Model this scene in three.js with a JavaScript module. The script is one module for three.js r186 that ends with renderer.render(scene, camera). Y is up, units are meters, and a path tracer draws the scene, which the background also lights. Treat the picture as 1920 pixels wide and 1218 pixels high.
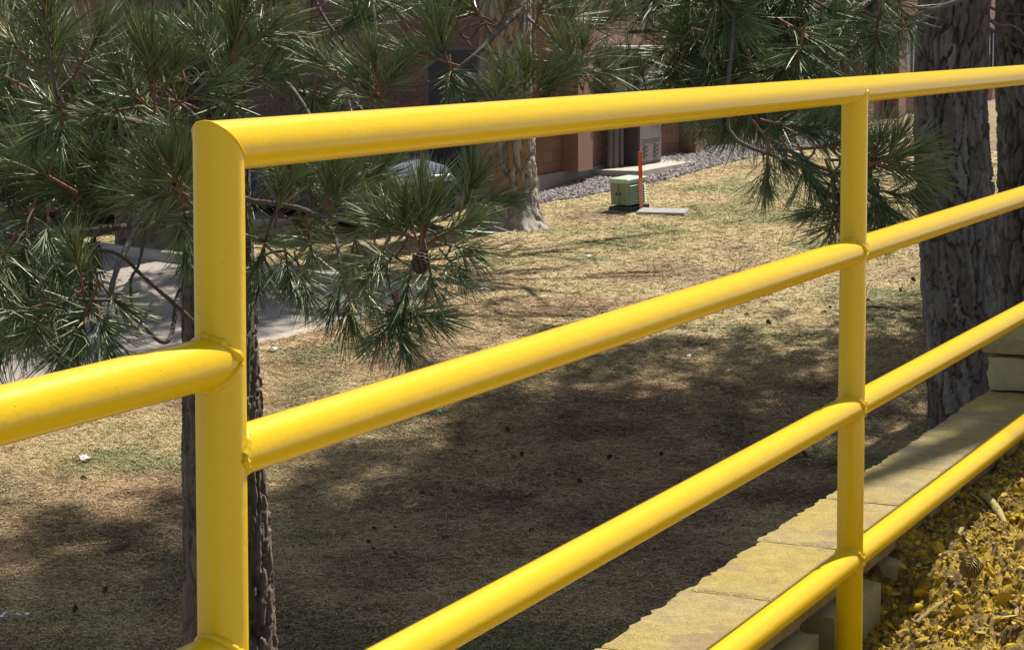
import * as THREE from 'three';
import { mergeGeometries, toCreasedNormals } from 'three/addons/utils/BufferGeometryUtils.js';
import { RoundedBoxGeometry } from 'three/addons/geometries/RoundedBoxGeometry.js';

// ---------------------------------------------------------------- camera, sky, sun, exposure
const EY = 1.10, F = 4000, CX = 960, CY = 319, TP = 0.066, PITCH = Math.atan(TP);
const scene = new THREE.Scene();
const camera = new THREE.PerspectiveCamera(2 * Math.atan(899 / F) * 180 / Math.PI, 1920 / 1798, 0.05, 400);
camera.position.set(0, EY, 0);
camera.rotation.x = -PITCH;
camera.setViewOffset(1920, 1798, 0, 580, 1920, 1218);
camera.updateProjectionMatrix();

const renderer = new THREE.WebGLRenderer({ antialias: true });
renderer.toneMapping = THREE.LinearToneMapping;
renderer.toneMappingExposure = 1.74;
renderer.shadowMap.enabled = true;

const SUN_AZ = 145 * Math.PI / 180, SUN_EL = 55 * Math.PI / 180;      // azimuth from +z (towards the camera) to +x
const sunDir = new THREE.Vector3(Math.sin(SUN_AZ) * Math.cos(SUN_EL), Math.sin(SUN_EL), Math.cos(SUN_AZ) * Math.cos(SUN_EL));
{ // clear hazy-blue daylight sky, the same all round, a little brighter towards the horizon and round the sun
  const w = 256, h = 128, d = new Float32Array(w * h * 4);
  for (let j = 0; j < h; j++) for (let i = 0; i < w; i++) {
    const el = ((j + 0.5) / h - 0.5) * Math.PI, az = ((i + 0.5) / w - 0.5) * 2 * Math.PI, v = [Math.cos(el) * Math.cos(az), Math.sin(el), Math.cos(el) * Math.sin(az)], k = 4 * (j * w + i);
    const c = v[0] * sunDir.x + v[1] * sunDir.y + v[2] * sunDir.z, t = Math.pow(1 - Math.max(0, v[1]), 2.2), glow = 0.35 * Math.pow(Math.max(0, c), 8);
    const up = [0.225 + 0.20 * t + glow, 0.285 + 0.18 * t + glow * 0.97, 0.40 + 0.10 * t + glow * 0.9];
    for (let q = 0; q < 3; q++) d[k + q] = 0.63 * up[q];
    d[k + 3] = 1;
  }
  const t = new THREE.DataTexture(d, w, h, THREE.RGBAFormat, THREE.FloatType); t.mapping = THREE.EquirectangularReflectionMapping; t.magFilter = THREE.LinearFilter; t.needsUpdate = true;
  scene.background = t; scene.environment = t;
}
const sun = new THREE.DirectionalLight(new THREE.Color(1.0, 0.95, 0.86), 5.0);
sun.position.copy(sunDir).multiplyScalar(80).add(new THREE.Vector3(0, 0, -15));
sun.target.position.set(0, 0, -15);
sun.castShadow = true;
sun.shadow.mapSize.set(4096, 4096);
Object.assign(sun.shadow.camera, { left: -30, right: 30, top: 40, bottom: -40, near: 1, far: 200 });
sun.shadow.radius = 1;
scene.add(sun, sun.target);

// ---------------------------------------------------------------- helpers
const V = (x, y, z) => new THREE.Vector3(x, y, z);
function rng(seed) { let a = seed >>> 0; return () => { a = (a + 0x6D2B79F5) | 0; let t = Math.imul(a ^ (a >>> 15), 1 | a); t = (t + Math.imul(t ^ (t >>> 7), 61 | t)) ^ t; return ((t ^ (t >>> 14)) >>> 0) / 4294967296; }; }
const clamp = (x, a = 0, b = 1) => Math.min(b, Math.max(a, x));
const lerp = (a, b, t) => a + (b - a) * t;
const smooth = (a, b, x) => { const t = clamp((x - a) / (b - a)); return t * t * (3 - 2 * t); };
function h2(i, j, s = 0) { let n = Math.imul(i | 0, 374761393) ^ Math.imul(j | 0, 668265263) ^ Math.imul(s | 0, 1274126177); n = Math.imul(n ^ (n >>> 13), 1274126177); return ((n ^ (n >>> 16)) >>> 0) / 4294967296; }
function vnoise(x, y, s = 0, per = 0) {
  const xi = Math.floor(x), yi = Math.floor(y), fx = x - xi, fy = y - yi, u = fx * fx * (3 - 2 * fx), v = fy * fy * (3 - 2 * fy);
  const w = (k) => per ? ((k % per) + per) % per : k;
  return lerp(lerp(h2(w(xi), w(yi), s), h2(w(xi + 1), w(yi), s), u), lerp(h2(w(xi), w(yi + 1), s), h2(w(xi + 1), w(yi + 1), s), u), v);
}
function fbm(x, y, o = 4, s = 0, per = 0) { let a = 0.5, t = 0, n = 0; for (let k = 0; k < o; k++) { t += a * vnoise(x, y, s + k * 17, per); n += a; a *= 0.5; x *= 2; y *= 2; per *= 2; } return t / n; }
function worley(x, y, s = 0, perX = 0) {          // returns [f1, f2, id]
  const xi = Math.floor(x), yi = Math.floor(y); let f1 = 9, f2 = 9, id = 0;
  for (let a = -1; a <= 1; a++) for (let b = -1; b <= 1; b++) {
    const cx = xi + a, cy = yi + b, wx = perX ? ((cx % perX) + perX) % perX : cx;
    const px = cx + 0.15 + 0.7 * h2(wx, cy, s), py = cy + 0.15 + 0.7 * h2(wx, cy, s + 5), d = Math.hypot(px - x, py - y);
    if (d < f1) { f2 = f1; f1 = d; id = h2(wx, cy, s + 9); } else if (d < f2) f2 = d;
  }
  return [f1, f2, id];
}
// a pixel of the photograph (1920 x 1218) and a depth along the lens axis -> point
function P(px, py, Z) {
  const a = (px - CX) / F, b = -(py - CY) / F, s = Math.sin(PITCH), c = Math.cos(PITCH);
  return V(a * Z, EY + Z * (b * c - s), -Z * (c + b * s));
}
// lawn height below the eye, rising away from the wall and levelling off by the building
function lawnDrop(Z) { const k = 0.22, u = (3.32 - 0.085 * Z) / k; return 2.48 + k * (u > 20 ? u : Math.log(1 + Math.exp(u))); }
const groundY = (x, z) => EY - lawnDrop(-z) + 0.05 * (fbm(x * 0.35 + 40, z * 0.35, 3, 3) - 0.5);
function G(px, py) {                               // pixel -> point on the lawn
  let lo = 5, hi = 120;
  for (let k = 0; k < 26; k++) { const m = (lo + hi) / 2, q = P(px, py, m); (q.y > EY - lawnDrop(-q.z)) ? lo = m : hi = m; }
  const p = P(px, py, lo); p.y = groundY(p.x, p.z); return p;
}
const taken = {};
function numbered(name) { const n = taken[name] = (taken[name] ?? -1) + 1; return n ? name + '_' + String(n).padStart(3, '0') : name; }
function shadows(o) { o.traverse((m) => { if (m.isMesh) { m.castShadow = true; m.receiveShadow = true; } }); return o; }
function part(name, geo, mat, parent) { const m = new THREE.Mesh(geo, mat); m.name = name; m.castShadow = m.receiveShadow = true; parent.add(m); return m; }
function tag(o, label, category, group, kind) { o.userData.label = label; if (category) o.userData.category = category; if (group) o.userData.group = group; if (kind) o.userData.kind = kind; return o; }
function thing(name, label, category, pos, group) { const g = new THREE.Group(); g.name = numbered(name); if (pos) g.position.copy(pos); scene.add(g); return tag(g, label, category, group); }
function single(name, geo, mat, label, category, group, kind) { const m = part(numbered(name), geo, mat, scene); return tag(m, label, category, group, kind); }
function structure(name, geo, mat, label) { const m = part(numbered(name), geo, mat, scene); m.userData.kind = 'structure'; if (label) { m.userData.label = label; m.userData.category = name.replace(/_/g, ' '); } return m; }
function lin(r, g, b) { return new THREE.Color().setRGB(r, g, b); }
function mat(color, roughness = 0.8, extra = {}) { return new THREE.MeshStandardMaterial({ color: Array.isArray(color) ? lin(...color) : color, roughness, side: THREE.DoubleSide, ...extra }); }
const l2s = (c) => c <= 0.0031308 ? 12.92 * c : 1.055 * Math.pow(c, 1 / 2.4) - 0.055;
function texture(n, fn, srgb = true, rep = 1) {      // fn(u, v, i, j) -> [r, g, b] linear or a number
  const d = new Uint8Array(n * n * 4);
  for (let j = 0; j < n; j++) for (let i = 0; i < n; i++) {
    const r = fn(i / n, j / n, i, j), k = 4 * (j * n + i);
    for (let c = 0; c < 3; c++) { const x = typeof r === 'number' ? r : r[c]; d[k + c] = 255 * clamp(srgb ? l2s(clamp(x)) : x); }
    d[k + 3] = 255;
  }
  const t = new THREE.DataTexture(d, n, n); t.wrapS = t.wrapT = THREE.RepeatWrapping; t.magFilter = THREE.LinearFilter; t.minFilter = THREE.LinearMipmapLinearFilter; t.generateMipmaps = true;
  if (srgb) t.colorSpace = THREE.SRGBColorSpace;
  t.repeat.set(rep, rep); t.needsUpdate = true; return t;
}
const mix3 = (a, b, t) => [lerp(a[0], b[0], t), lerp(a[1], b[1], t), lerp(a[2], b[2], t)];
function buildGeo(pos, idx, col, uv) {
  const g = new THREE.BufferGeometry();
  g.setAttribute('position', new THREE.Float32BufferAttribute(pos, 3));
  if (col) g.setAttribute('color', new THREE.Float32BufferAttribute(col, 3));
  if (uv) g.setAttribute('uv', new THREE.Float32BufferAttribute(uv, 2));
  if (idx) g.setIndex(idx);
  g.computeVertexNormals(); return g;
}
// tapered tube through points [Vector3...] with radii
function limbGeo(pts, r0, r1, seg = 8, per = 8, jitter = 0.0, seed = 1) {
  const c = new THREE.CatmullRomCurve3(pts), n = Math.max(4, pts.length * per), pos = [], idx = [], uv = [], R = rng(seed);
  const fr = c.computeFrenetFrames(n, false), L = c.getLength();
  for (let i = 0; i <= n; i++) {
    const t = i / n, p = c.getPointAt(t), r = lerp(r0, r1, Math.pow(t, 0.8));
    for (let k = 0; k <= seg; k++) {
      const a = (k % seg) / seg * Math.PI * 2, rr = r * (1 + jitter * (h2(i, k % seg, seed) - 0.5) * 2);
      const q = p.clone().addScaledVector(fr.normals[i], Math.cos(a) * rr).addScaledVector(fr.binormals[i], Math.sin(a) * rr);
      pos.push(q.x, q.y, q.z); uv.push(k / seg * r0 * 6.28, t * L);
    }
  }
  for (let i = 0; i < n; i++) for (let k = 0; k < seg; k++) { const a = i * (seg + 1) + k, b = a + seg + 1; idx.push(a, b, a + 1, b, b + 1, a + 1); }
  return buildGeo(pos, idx, null, uv);
}
function boxAt(x0, x1, y0, y1, z0, z1) { const g = new THREE.BoxGeometry(x1 - x0, y1 - y0, z1 - z0); g.translate((x0 + x1) / 2, (y0 + y1) / 2, (z0 + z1) / 2); return g; }
function strip(g) { for (const k of Object.keys(g.attributes)) if (!['position', 'normal', 'uv'].includes(k)) g.deleteAttribute(k); return g; }
const merge = (list) => mergeGeometries(list.map((g) => strip(g.index ? g.toNonIndexed() : g)));
function inPoly(x, z, poly) { let c = false; for (let i = 0, j = poly.length - 1; i < poly.length; j = i++) { const a = poly[i], b = poly[j]; if ((a.z > z) !== (b.z > z) && x < (b.x - a.x) * (z - a.z) / (b.z - a.z) + a.x) c = !c; } return c; }

// ---------------------------------------------------------------- surface textures
const soilTex = texture(512, (u, v) => { const n = fbm(u * 16, v * 16, 5, 11, 16), m = fbm(u * 64, v * 64, 3, 12, 64); return mix3([0.12, 0.078, 0.022], [0.48, 0.315, 0.022], smooth(0.35, 0.68, 0.6 * n + 0.4 * m)); });
const lawnTex = texture(1024, (u, v) => {
  const a = fbm(u * 8, v * 8, 5, 21, 8), b = fbm(u * 24, v * 24, 4, 22, 24), c = fbm(u * 128, v * 128, 3, 23, 128);
  let k = mix3([0.36, 0.275, 0.135], [0.26, 0.19, 0.105], smooth(0.42, 0.62, a));
  k = mix3(k, [0.22, 0.19, 0.08], 0.5 * smooth(0.55, 0.72, b));
  return k.map((x) => x * lerp(0.55, 1.35, c));
});
const asphaltTex = texture(512, (u, v) => { const a = fbm(u * 8, v * 8, 4, 31, 8), c = h2(Math.floor(u * 256), Math.floor(v * 256), 32); return mix3([0.20, 0.165, 0.14], [0.30, 0.255, 0.22], clamp(0.6 * a + 0.4 * c)); });
const concreteTex = texture(512, (u, v) => { const a = fbm(u * 8, v * 8, 5, 41, 8), c = fbm(u * 100, v * 100, 2, 42, 100); return mix3([0.30, 0.27, 0.22], [0.46, 0.42, 0.35], clamp(0.55 * a + 0.45 * c)); });
const capTex = texture(1024, (u, v) => {               // tan concrete with yellow paint mist settled on it
  const a = fbm(u * 6, v * 6, 5, 51, 6), b = fbm(u * 40, v * 40, 3, 52, 40), c = h2(Math.floor(u * 700), Math.floor(v * 700), 53), d = fbm(u * 3, v * 3, 3, 54, 3);
  let k = mix3([0.36, 0.28, 0.135], [0.52, 0.40, 0.175], clamp(0.5 * a + 0.5 * b));
  k = mix3(k, [0.54, 0.37, 0.04], 0.7 * smooth(0.3, 0.75, d) * (0.6 + 0.8 * (c - 0.3)));
  if (c > 0.9) k = k.map((x) => x * 0.6); if (c < 0.05) k = k.map((x) => x * 1.3);
  const st = smooth(0.64, 0.70, fbm(u * 9, v * 9, 4, 55, 9)); k = mix3(k, [0.30, 0.22, 0.13], 0.55 * st);
  return k.map((x) => x * lerp(0.85, 1.12, b));
});
const faceTex = texture(512, (u, v) => { const a = fbm(u * 6, v * 3, 4, 61, 6), b = fbm(u * 50, v * 50, 3, 62, 50); return mix3([0.26, 0.24, 0.17], [0.50, 0.44, 0.20], clamp(0.6 * a + 0.4 * b)); });
const grainBump = texture(512, (u, v) => 0.5 * fbm(u * 32, v * 32, 4, 71, 32) + 0.5 * h2(Math.floor(u * 256), Math.floor(v * 256), 72), false);
const paintBump = texture(1024, (u, v) => { const a = fbm(u * 14, v * 14, 3, 81, 14), b = fbm(u * 60, v * 60, 2, 82, 60); const w = worley(u * 18, v * 18, 83, 18); const blob = w[2] > 0.965 ? smooth(0.10, 0.02, w[0]) : 0; return 0.45 * a + 0.05 * b + 0.5 * blob; }, false);
const barkTex = texture(512, (u, v) => { const a = fbm(u * 12, v * 4, 4, 91, 12), b = fbm(u * 60, v * 24, 3, 92, 60); return mix3([0.55, 0.55, 0.55], [1.25, 1.2, 1.15], clamp(0.5 * a + 0.5 * b)); });
const brickTex = texture(512, (u, v) => { const a = fbm(u * 8, v * 8, 4, 101, 8), b = fbm(u * 70, v * 70, 3, 102, 70); return mix3([0.7, 0.7, 0.7], [1.2, 1.2, 1.2], clamp(0.5 * a + 0.5 * b)); });
const rep = (t, x, y = x) => { const c = t.clone(); c.repeat.set(x, y); c.needsUpdate = true; return c; };

const M = {
  yellow: new THREE.MeshPhysicalMaterial({ color: lin(0.66, 0.422, 0.0), roughness: 0.38, ior: 1.22, clearcoat: 0.55, clearcoatRoughness: 0.17, bumpMap: rep(paintBump, 5), bumpScale: 0.0012, side: THREE.DoubleSide }),
  soil: mat(0xffffff, 0.95, { map: rep(soilTex, 3), bumpMap: rep(grainBump, 8), bumpScale: 0.003 }),
  lawn: mat(0xffffff, 0.95, { map: rep(lawnTex, 0.22), bumpMap: rep(grainBump, 2.5), bumpScale: 0.02 }),
  asphalt: mat(0xffffff, 0.9, { map: rep(asphaltTex, 0.5) }),
  concrete: mat(0xffffff, 0.9, { map: rep(concreteTex, 0.8), bumpMap: rep(grainBump, 3), bumpScale: 0.002 }),
  cap: mat(0xffffff, 0.9, { map: rep(capTex, 1.1), bumpMap: rep(grainBump, 5), bumpScale: 0.006 }),
  face: mat(0xffffff, 0.92, { map: rep(faceTex, 2), bumpMap: rep(grainBump, 6), bumpScale: 0.002 }),
};

// ---------------------------------------------------------------- ground: lawn, drives, kerbs
const poly = (pts) => pts.map(([x, y]) => G(x, y));
const lotNear = poly([[-500, 880], [0, 775], [260, 705], [495, 640], [600, 615], [700, 590], [770, 572], [800, 562], [735, 547], [620, 530], [500, 514], [330, 491], [0, 452], [-500, 410]]);
const lotFar = poly([[-600, 420], [0, 436], [200, 432], [520, 424], [700, 408], [800, 392], [905, 372], [880, 352], [700, 345], [300, 345], [-600, 340]]);
const gravelPoly = poly([[960, 394], [1000, 386], [1080, 374], [1180, 355], [1300, 325], [1380, 306], [1450, 290], [1560, 272], [1640, 262], [1640, 246], [1560, 243], [1440, 262], [1290, 283], [1110, 330], [1005, 354], [965, 358]]);
{
  const nx = 150, nz = 200, pos = [], idx = [], uv = [];
  for (let j = 0; j <= nz; j++) { const t = j / nz, Z = 4 + 4 * t * 14 + 110 * t * t * t; for (let i = 0; i <= nx; i++) { const x = (i / nx - 0.5) * lerp(30, 170, t * t); const z = -Z; pos.push(x, groundY(x, z), z); uv.push(x, z); } }
  for (let j = 0; j < nz; j++) for (let i = 0; i < nx; i++) { const a = j * (nx + 1) + i, b = a + nx + 1; idx.push(a, a + 1, b, a + 1, b + 1, b); }
  structure('lawn', buildGeo(pos, idx, null, uv), M.lawn, 'dry dormant tan lawn sloping up to the brick building');
}
function drape(poly, cell, lift, fn) {
  let x0 = 1e9, x1 = -1e9, z0 = 1e9, z1 = -1e9; for (const p of poly) { x0 = Math.min(x0, p.x); x1 = Math.max(x1, p.x); z0 = Math.min(z0, p.z); z1 = Math.max(z1, p.z); }
  x0 = Math.max(x0, -16); const pos = [], idx = [], uv = [], at = new Map(), nx = Math.ceil((x1 - x0) / cell), nz = Math.ceil((z1 - z0) / cell);
  const vert = (i, j) => { const k = j * 100000 + i; if (!at.has(k)) { const x = x0 + i * cell, z = z0 + j * cell; at.set(k, pos.length / 3); pos.push(x, groundY(x, z) + lift + (fn ? fn(x, z) : 0), z); uv.push(x, z); } return at.get(k); };
  for (let j = 0; j < nz; j++) for (let i = 0; i < nx; i++) if (inPoly(x0 + (i + 0.5) * cell, z0 + (j + 0.5) * cell, poly)) { const a = vert(i, j), b = vert(i + 1, j), c = vert(i, j + 1), d = vert(i + 1, j + 1); idx.push(a, c, b, b, c, d); }
  return buildGeo(pos, idx, null, uv);
}
structure('driveway', drape(lotNear, 0.12, 0.012), M.asphalt, 'weathered grey asphalt drive with tree shadows beside the lawn');
structure('parking_lot', drape(lotFar, 0.15, 0.012), M.asphalt, 'shaded asphalt parking lane along the end wall of the building');
function kerb(pts, w, h, label) {                      // a concrete edging along points on the ground
  const pos = [], idx = [], uv = []; let s = 0; const sub = []; for (let i = 0; i + 1 < pts.length; i++) for (let k = 0; k < 12; k++) sub.push(pts[i].clone().lerp(pts[i + 1], k / 12)); sub.push(pts[pts.length - 1]);
  for (let i = 0; i < sub.length; i++) {
    const d = sub[Math.min(i + 1, sub.length - 1)].clone().sub(sub[Math.max(i - 1, 0)]).setY(0).normalize(), n = V(-d.z, 0, d.x), p = sub[i]; if (i) s += p.distanceTo(sub[i - 1]);
    const prof = [[-w / 2, -0.1], [-w / 2, h * 0.85], [-w / 2 + 0.015, h], [w / 2 - 0.015, h], [w / 2, h * 0.85], [w / 2, -0.1]];
    for (const [a, b] of prof) { const q = p.clone().addScaledVector(n, a); pos.push(q.x, groundY(q.x, q.z) + b, q.z); uv.push(s, a + b); }
  }
  for (let i = 0; i + 1 < sub.length; i++) for (let k = 0; k < 5; k++) { const a = i * 6 + k, b = a + 6; idx.push(a, b, a + 1, b, b + 1, a + 1); }
  return structure('kerb', toCreasedNormals(buildGeo(pos, idx, null, uv), 0.6), M.concrete, label);
}
kerb(poly([[-400, 862], [0, 775], [260, 705], [495, 640], [600, 615], [700, 590], [770, 572], [800, 562]]), 0.2, 0.03, 'flush pale concrete edging between lawn and driveway');
kerb(poly([[800, 562], [735, 547], [620, 530], [500, 514], [330, 491], [0, 452], [-400, 418]]), 0.16, 0.14, 'raised concrete kerb along the far side of the driveway');
kerb(poly([[-500, 424], [0, 436], [200, 432], [520, 424], [700, 408], [800, 392], [905, 372]]), 0.15, 0.1, 'low concrete kerb along the shaded parking lane');

// ---------------------------------------------------------------- brick building
const BU = V(0.39, 0, -0.92).normalize(), BN = V(0.92, 0, 0.39).normalize();
const B0 = P(1004, 340, 35.9).setY(0);
const building = thing('brick_building', 'red brick office building with recessed block panels and long gravel bed', 'building', V(B0.x, EY - 2.9, B0.z));
building.rotation.y = Math.atan2(0.92, 0.39);                              // local x runs along the facade, local z points out over the gravel
const by = (drop) => 2.9 - drop;                                      // local height of a level given as drop below the eye
const brickMat = [[0.22, 0.115, 0.095], [0.19, 0.10, 0.085], [0.255, 0.135, 0.11], [0.165, 0.09, 0.08]].map((c) => mat(c, 0.9, { map: brickTex }));
const mortar = mat([0.20, 0.155, 0.135], 0.95, { map: rep(brickTex, 3) });
const blockMat = [[0.30, 0.16, 0.10], [0.26, 0.135, 0.088], [0.34, 0.185, 0.12]].map((c) => mat(c, 0.95, { map: brickTex, bumpMap: rep(grainBump, 4), bumpScale: 0.006 }));
const brickFaceTex = texture(512, (u, v) => {                                     // far brickwork: too small to tell the bricks apart
  const row = Math.floor(v * 24), x = u * 8 + (row % 2) * 0.5, fx = x - Math.floor(x), fy = v * 24 - row, id = h2(Math.floor(x) % 8, row, 7);
  const m = fx < 0.045 || fy < 0.14; return m ? [0.20, 0.155, 0.135] : mix3([0.20, 0.10, 0.078], [0.31, 0.16, 0.12], id);
});
const farBrick = mat(0xffffff, 0.92, { map: rep(brickFaceTex, 1 / 1.68, 1 / 1.8) });
function boxUV(g) { const p = g.attributes.position, n = g.attributes.normal, u = g.attributes.uv; for (let i = 0; i < p.count; i++) { const nx = Math.abs(n.getX(i)), ny = Math.abs(n.getY(i)); u.setXY(i, nx > 0.5 ? p.getZ(i) : p.getX(i), ny > 0.5 ? p.getZ(i) : p.getY(i)); } return g; }
const foundation = mat(0xffffff, 0.95, { map: rep(concreteTex, 0.6), color: lin(0.55, 0.55, 0.55) });
const TOP = 8.5, BB = by(2.46);
part('wall', boxUV(boxAt(0.002, 60, -1, TOP, -12, -0.06)), farBrick, building);
part('foundation', boxUV(boxAt(-0.03, 60.2, -1.2, BB, -12, 0.02)), foundation, building);
{ // end wall (faces -x, towards the drive): real bricks, the best seen singly
  const bw = 0.203, bh = 0.064, pit = 0.214, cy = 0.0765, g = new THREE.BoxGeometry(0.06, bh, bw), half = new THREE.BoxGeometry(0.06, bh, bw / 2 - 0.004), rest = []; let n = 0; const R = rng(5);
  for (let r = 0; r < 40; r++) for (let c = 0; c < 26; c++) {
    const y = BB + 0.01 + (r + 0.5) * cy, q = (c + (r % 2) * 0.5 + 0.5) * pit + 0.04, mi = Math.floor(R() * 4), jx = (R() - 0.5) * 0.006;
    const seen = (q > 2.0 && q < 4.1 && y > by(1.75)) || (q < 1.2 && y > by(1.6) && y < by(0.2));
    if (seen && n < 299) { const b = part('brick', g, brickMat[mi], building); b.position.set(-0.012 + jx, y, -q); n++; }
    else { const k = g.clone(); k.translate(-0.012 + jx, y, -q); rest.push(k); }
  }
  const m = part('brickwork', mergeGeometries(rest), brickMat[0], building); m.userData.kind = 'stuff';
  part('mortar_bed', boxAt(-0.03, 0.0, BB, BB + 3.2, -5.7, -0.0), mortar, building);
  part('end_wall', boxUV(boxAt(-0.03, -0.002, BB + 3.2, TOP, -12, 0)), farBrick, building);
  part('end_wall', boxUV(boxAt(-0.03, -0.002, BB, BB + 3.2, -12, -5.7)), farBrick, building);
}
function fluted(w, h) {                                                    // a split-rib masonry block
  const s = new THREE.Shape(), n = 8, d = 0.018; s.moveTo(0, -0.1); s.lineTo(0, 0);
  for (let k = 0; k < n; k++) { const x = k * w / n; s.lineTo(x + 0.1 * w / n, d); s.lineTo(x + 0.62 * w / n, d); s.lineTo(x + 0.72 * w / n, 0); s.lineTo(x + w / n, 0); }
  s.lineTo(w, -0.1); const g = new THREE.ExtrudeGeometry(s, { depth: h, bevelEnabled: false, steps: 1 }); g.rotateX(-Math.PI / 2); g.scale(1, 1, -1); return g;
}
function panel(x0, x1, z, y1) {
  const w = 0.4, h = 0.2, n = Math.round((x1 - x0) / w), ww = (x1 - x0) / n, g = fluted(ww - 0.008, h - 0.008), R = rng(Math.floor(x0 * 10) + 3);
  const gg = g.clone(); const idx = gg.index; g.computeVertexNormals();
  for (let r = 0; BB + r * h < y1; r++) for (let c = 0; c < n; c++) { const b = part('block', g, blockMat[Math.floor(R() * 3)], building); b.position.set(x0 + c * ww + 0.004, BB + 0.002 + r * h, z); }
}
panel(0.05, 1.28, -0.055, by(-0.35)); panel(5.75, 7.72, -0.055, by(-0.35));
const darkMetal = mat([0.045, 0.04, 0.042], 0.6), greyMetal = mat([0.13, 0.11, 0.105], 0.55, { metalness: 0.1 }), paleTrim = mat([0.26, 0.245, 0.23], 0.85), glassDark = mat([0.03, 0.04, 0.045], 0.12);
for (const [a, b, d] of [[1.29, 2.0, 0.27], [7.74, 8.5, 0.3], [10.9, 11.7, 0.25], [14.6, 15.4, 0.25], [18.4, 19.2, 0.25], [22.2, 23.0, 0.3], [26, 26.9, 0.3], [33.2, 34.1, 0.3], [38.5, 39.4, 0.3]]) part('pilaster', boxUV(boxAt(a, b, BB, TOP - 0.4, -0.05, d)), a < 9 ? mat([0.25, 0.135, 0.088], 0.95, { map: brickTex, bumpMap: rep(grainBump, 4), bumpScale: 0.004 }) : farBrick, building);
for (const [a, y0, y1] of [[25.4, by(2.3), TOP], [36.9, by(2.3), TOP]]) part('downspout', new THREE.CylinderGeometry(0.09, 0.09, y1 - y0, 10).translate(a, (y0 + y1) / 2, 0.1), darkMetal, building);
for (const [a, b, d0, d1] of [[12.4, 13.7, 1.4, 0.2], [20.0, 21.4, 1.5, -0.5], [28.3, 29.9, 1.35, 0.1], [30.6, 32.4, 1.5, 0.0], [41, 42.6, 1.5, 0]]) {
  const w = part('window', boxAt(a, b, by(d0), by(d1), -0.06, -0.02), glassDark, building), pale = a === 28.3, t = pale ? 0.22 : 0.06;
  part('window_frame', merge([boxAt(a - t, a, by(d0) - t, by(d1) + t, -0.06, 0.05), boxAt(b, b + t, by(d0) - t, by(d1) + t, -0.06, 0.05), boxAt(a, b, by(d1), by(d1) + t, -0.06, 0.05), boxAt(a, b, by(d0) - t, by(d0), -0.06, 0.05), boxAt((a + b) / 2 - 0.03, (a + b) / 2 + 0.03, by(d0), by(d1), -0.02, 0.02)]), pale ? paleTrim : darkMetal, w);
  part('sill', boxAt(a - t - 0.05, b + t + 0.05, by(d0) - t - 0.08, by(d0) - t - 0.002, -0.06, 0.1), paleTrim, w);
}
{ // dark service door and a small pale notice on the end wall
  const d = part('door', boxAt(-0.06, -0.042, BB - 0.35, by(0.35), -1.95, -1.05), darkMetal, building);
  part('door_frame', merge([boxAt(-0.062, -0.03, BB - 0.35, by(0.29), -2.02, -1.955), boxAt(-0.062, -0.03, BB - 0.35, by(0.29), -1.045, -0.98), boxAt(-0.062, -0.03, by(0.345), by(0.29), -1.954, -1.046)]), greyMetal, d);
  part('door_handle', new THREE.SphereGeometry(0.03, 10, 8).translate(-0.09, by(1.35), -1.14), greyMetal, d);
  const nt = texture(128, (u, v) => { const k = u < 0.14 ? [0.55, 0.25, 0.14] : [0.52, 0.53, 0.56]; const s = u > 0.2 && vnoise(u * 22 + v * 8, v * 3, 5) > 0.6; return s ? [0.22, 0.24, 0.28] : k; });
  part('notice_plate', boxUV(boxAt(-0.058, -0.046, 0, 0.13, -0.15, 0.15)), mat(0xffffff, 0.6, { map: nt }), building).position.set(0, by(2.08), -0.72);
  // grey conduit box, conduits and louvred cabinet on a concrete pad
}
{
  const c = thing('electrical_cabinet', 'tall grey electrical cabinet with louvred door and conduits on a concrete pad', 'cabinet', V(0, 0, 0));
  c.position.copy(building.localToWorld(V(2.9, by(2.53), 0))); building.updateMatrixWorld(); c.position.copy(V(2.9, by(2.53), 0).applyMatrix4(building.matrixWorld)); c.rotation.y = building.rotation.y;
  part('housing', boxAt(1.05, 2.35, 0.02, 2.18, 0.0, 0.42), mat([0.06, 0.05, 0.047], 0.6), c);  // shade of the unlit side is put into this near-black colour
  const d = part('door', boxAt(1.1, 2.3, 0.08, 2.1, 0.421, 0.445), mat([0.15, 0.125, 0.118], 0.5), c);
  for (const x of [1.3, 1.9]) for (let k = 0; k < 4; k++) { const l = part('louvre', boxAt(x, x + 0.26, 0.14 + k * 0.075, 0.175 + k * 0.075, 0.445, 0.47), greyMetal, d); }
  part('door_rail', boxAt(1.2, 2.25, 0.5, 0.515, 0.4451, 0.46), greyMetal, d);
  part('handle', boxAt(1.16, 1.2, 1.0, 1.2, 0.446, 0.5), darkMetal, d);
  part('upper_box', boxAt(0.1, 1.046, 1.05, 2.16, 0.02, 0.34), mat([0.17, 0.15, 0.142], 0.5), c);
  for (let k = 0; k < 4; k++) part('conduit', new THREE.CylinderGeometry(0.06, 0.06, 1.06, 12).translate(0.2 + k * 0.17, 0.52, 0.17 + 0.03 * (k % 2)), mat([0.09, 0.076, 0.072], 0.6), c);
  part('lid', boxAt(0.05, 2.4, 2.181, 2.23, -0.02, 0.5), mat([0.50, 0.48, 0.45], 0.6), c);
  const padG = boxUV(boxAt(-0.25, 3.3, -0.16, 0.015, -0.1, 0.95)); const pad = part('pad', padG, M.concrete, c);
}
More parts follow.
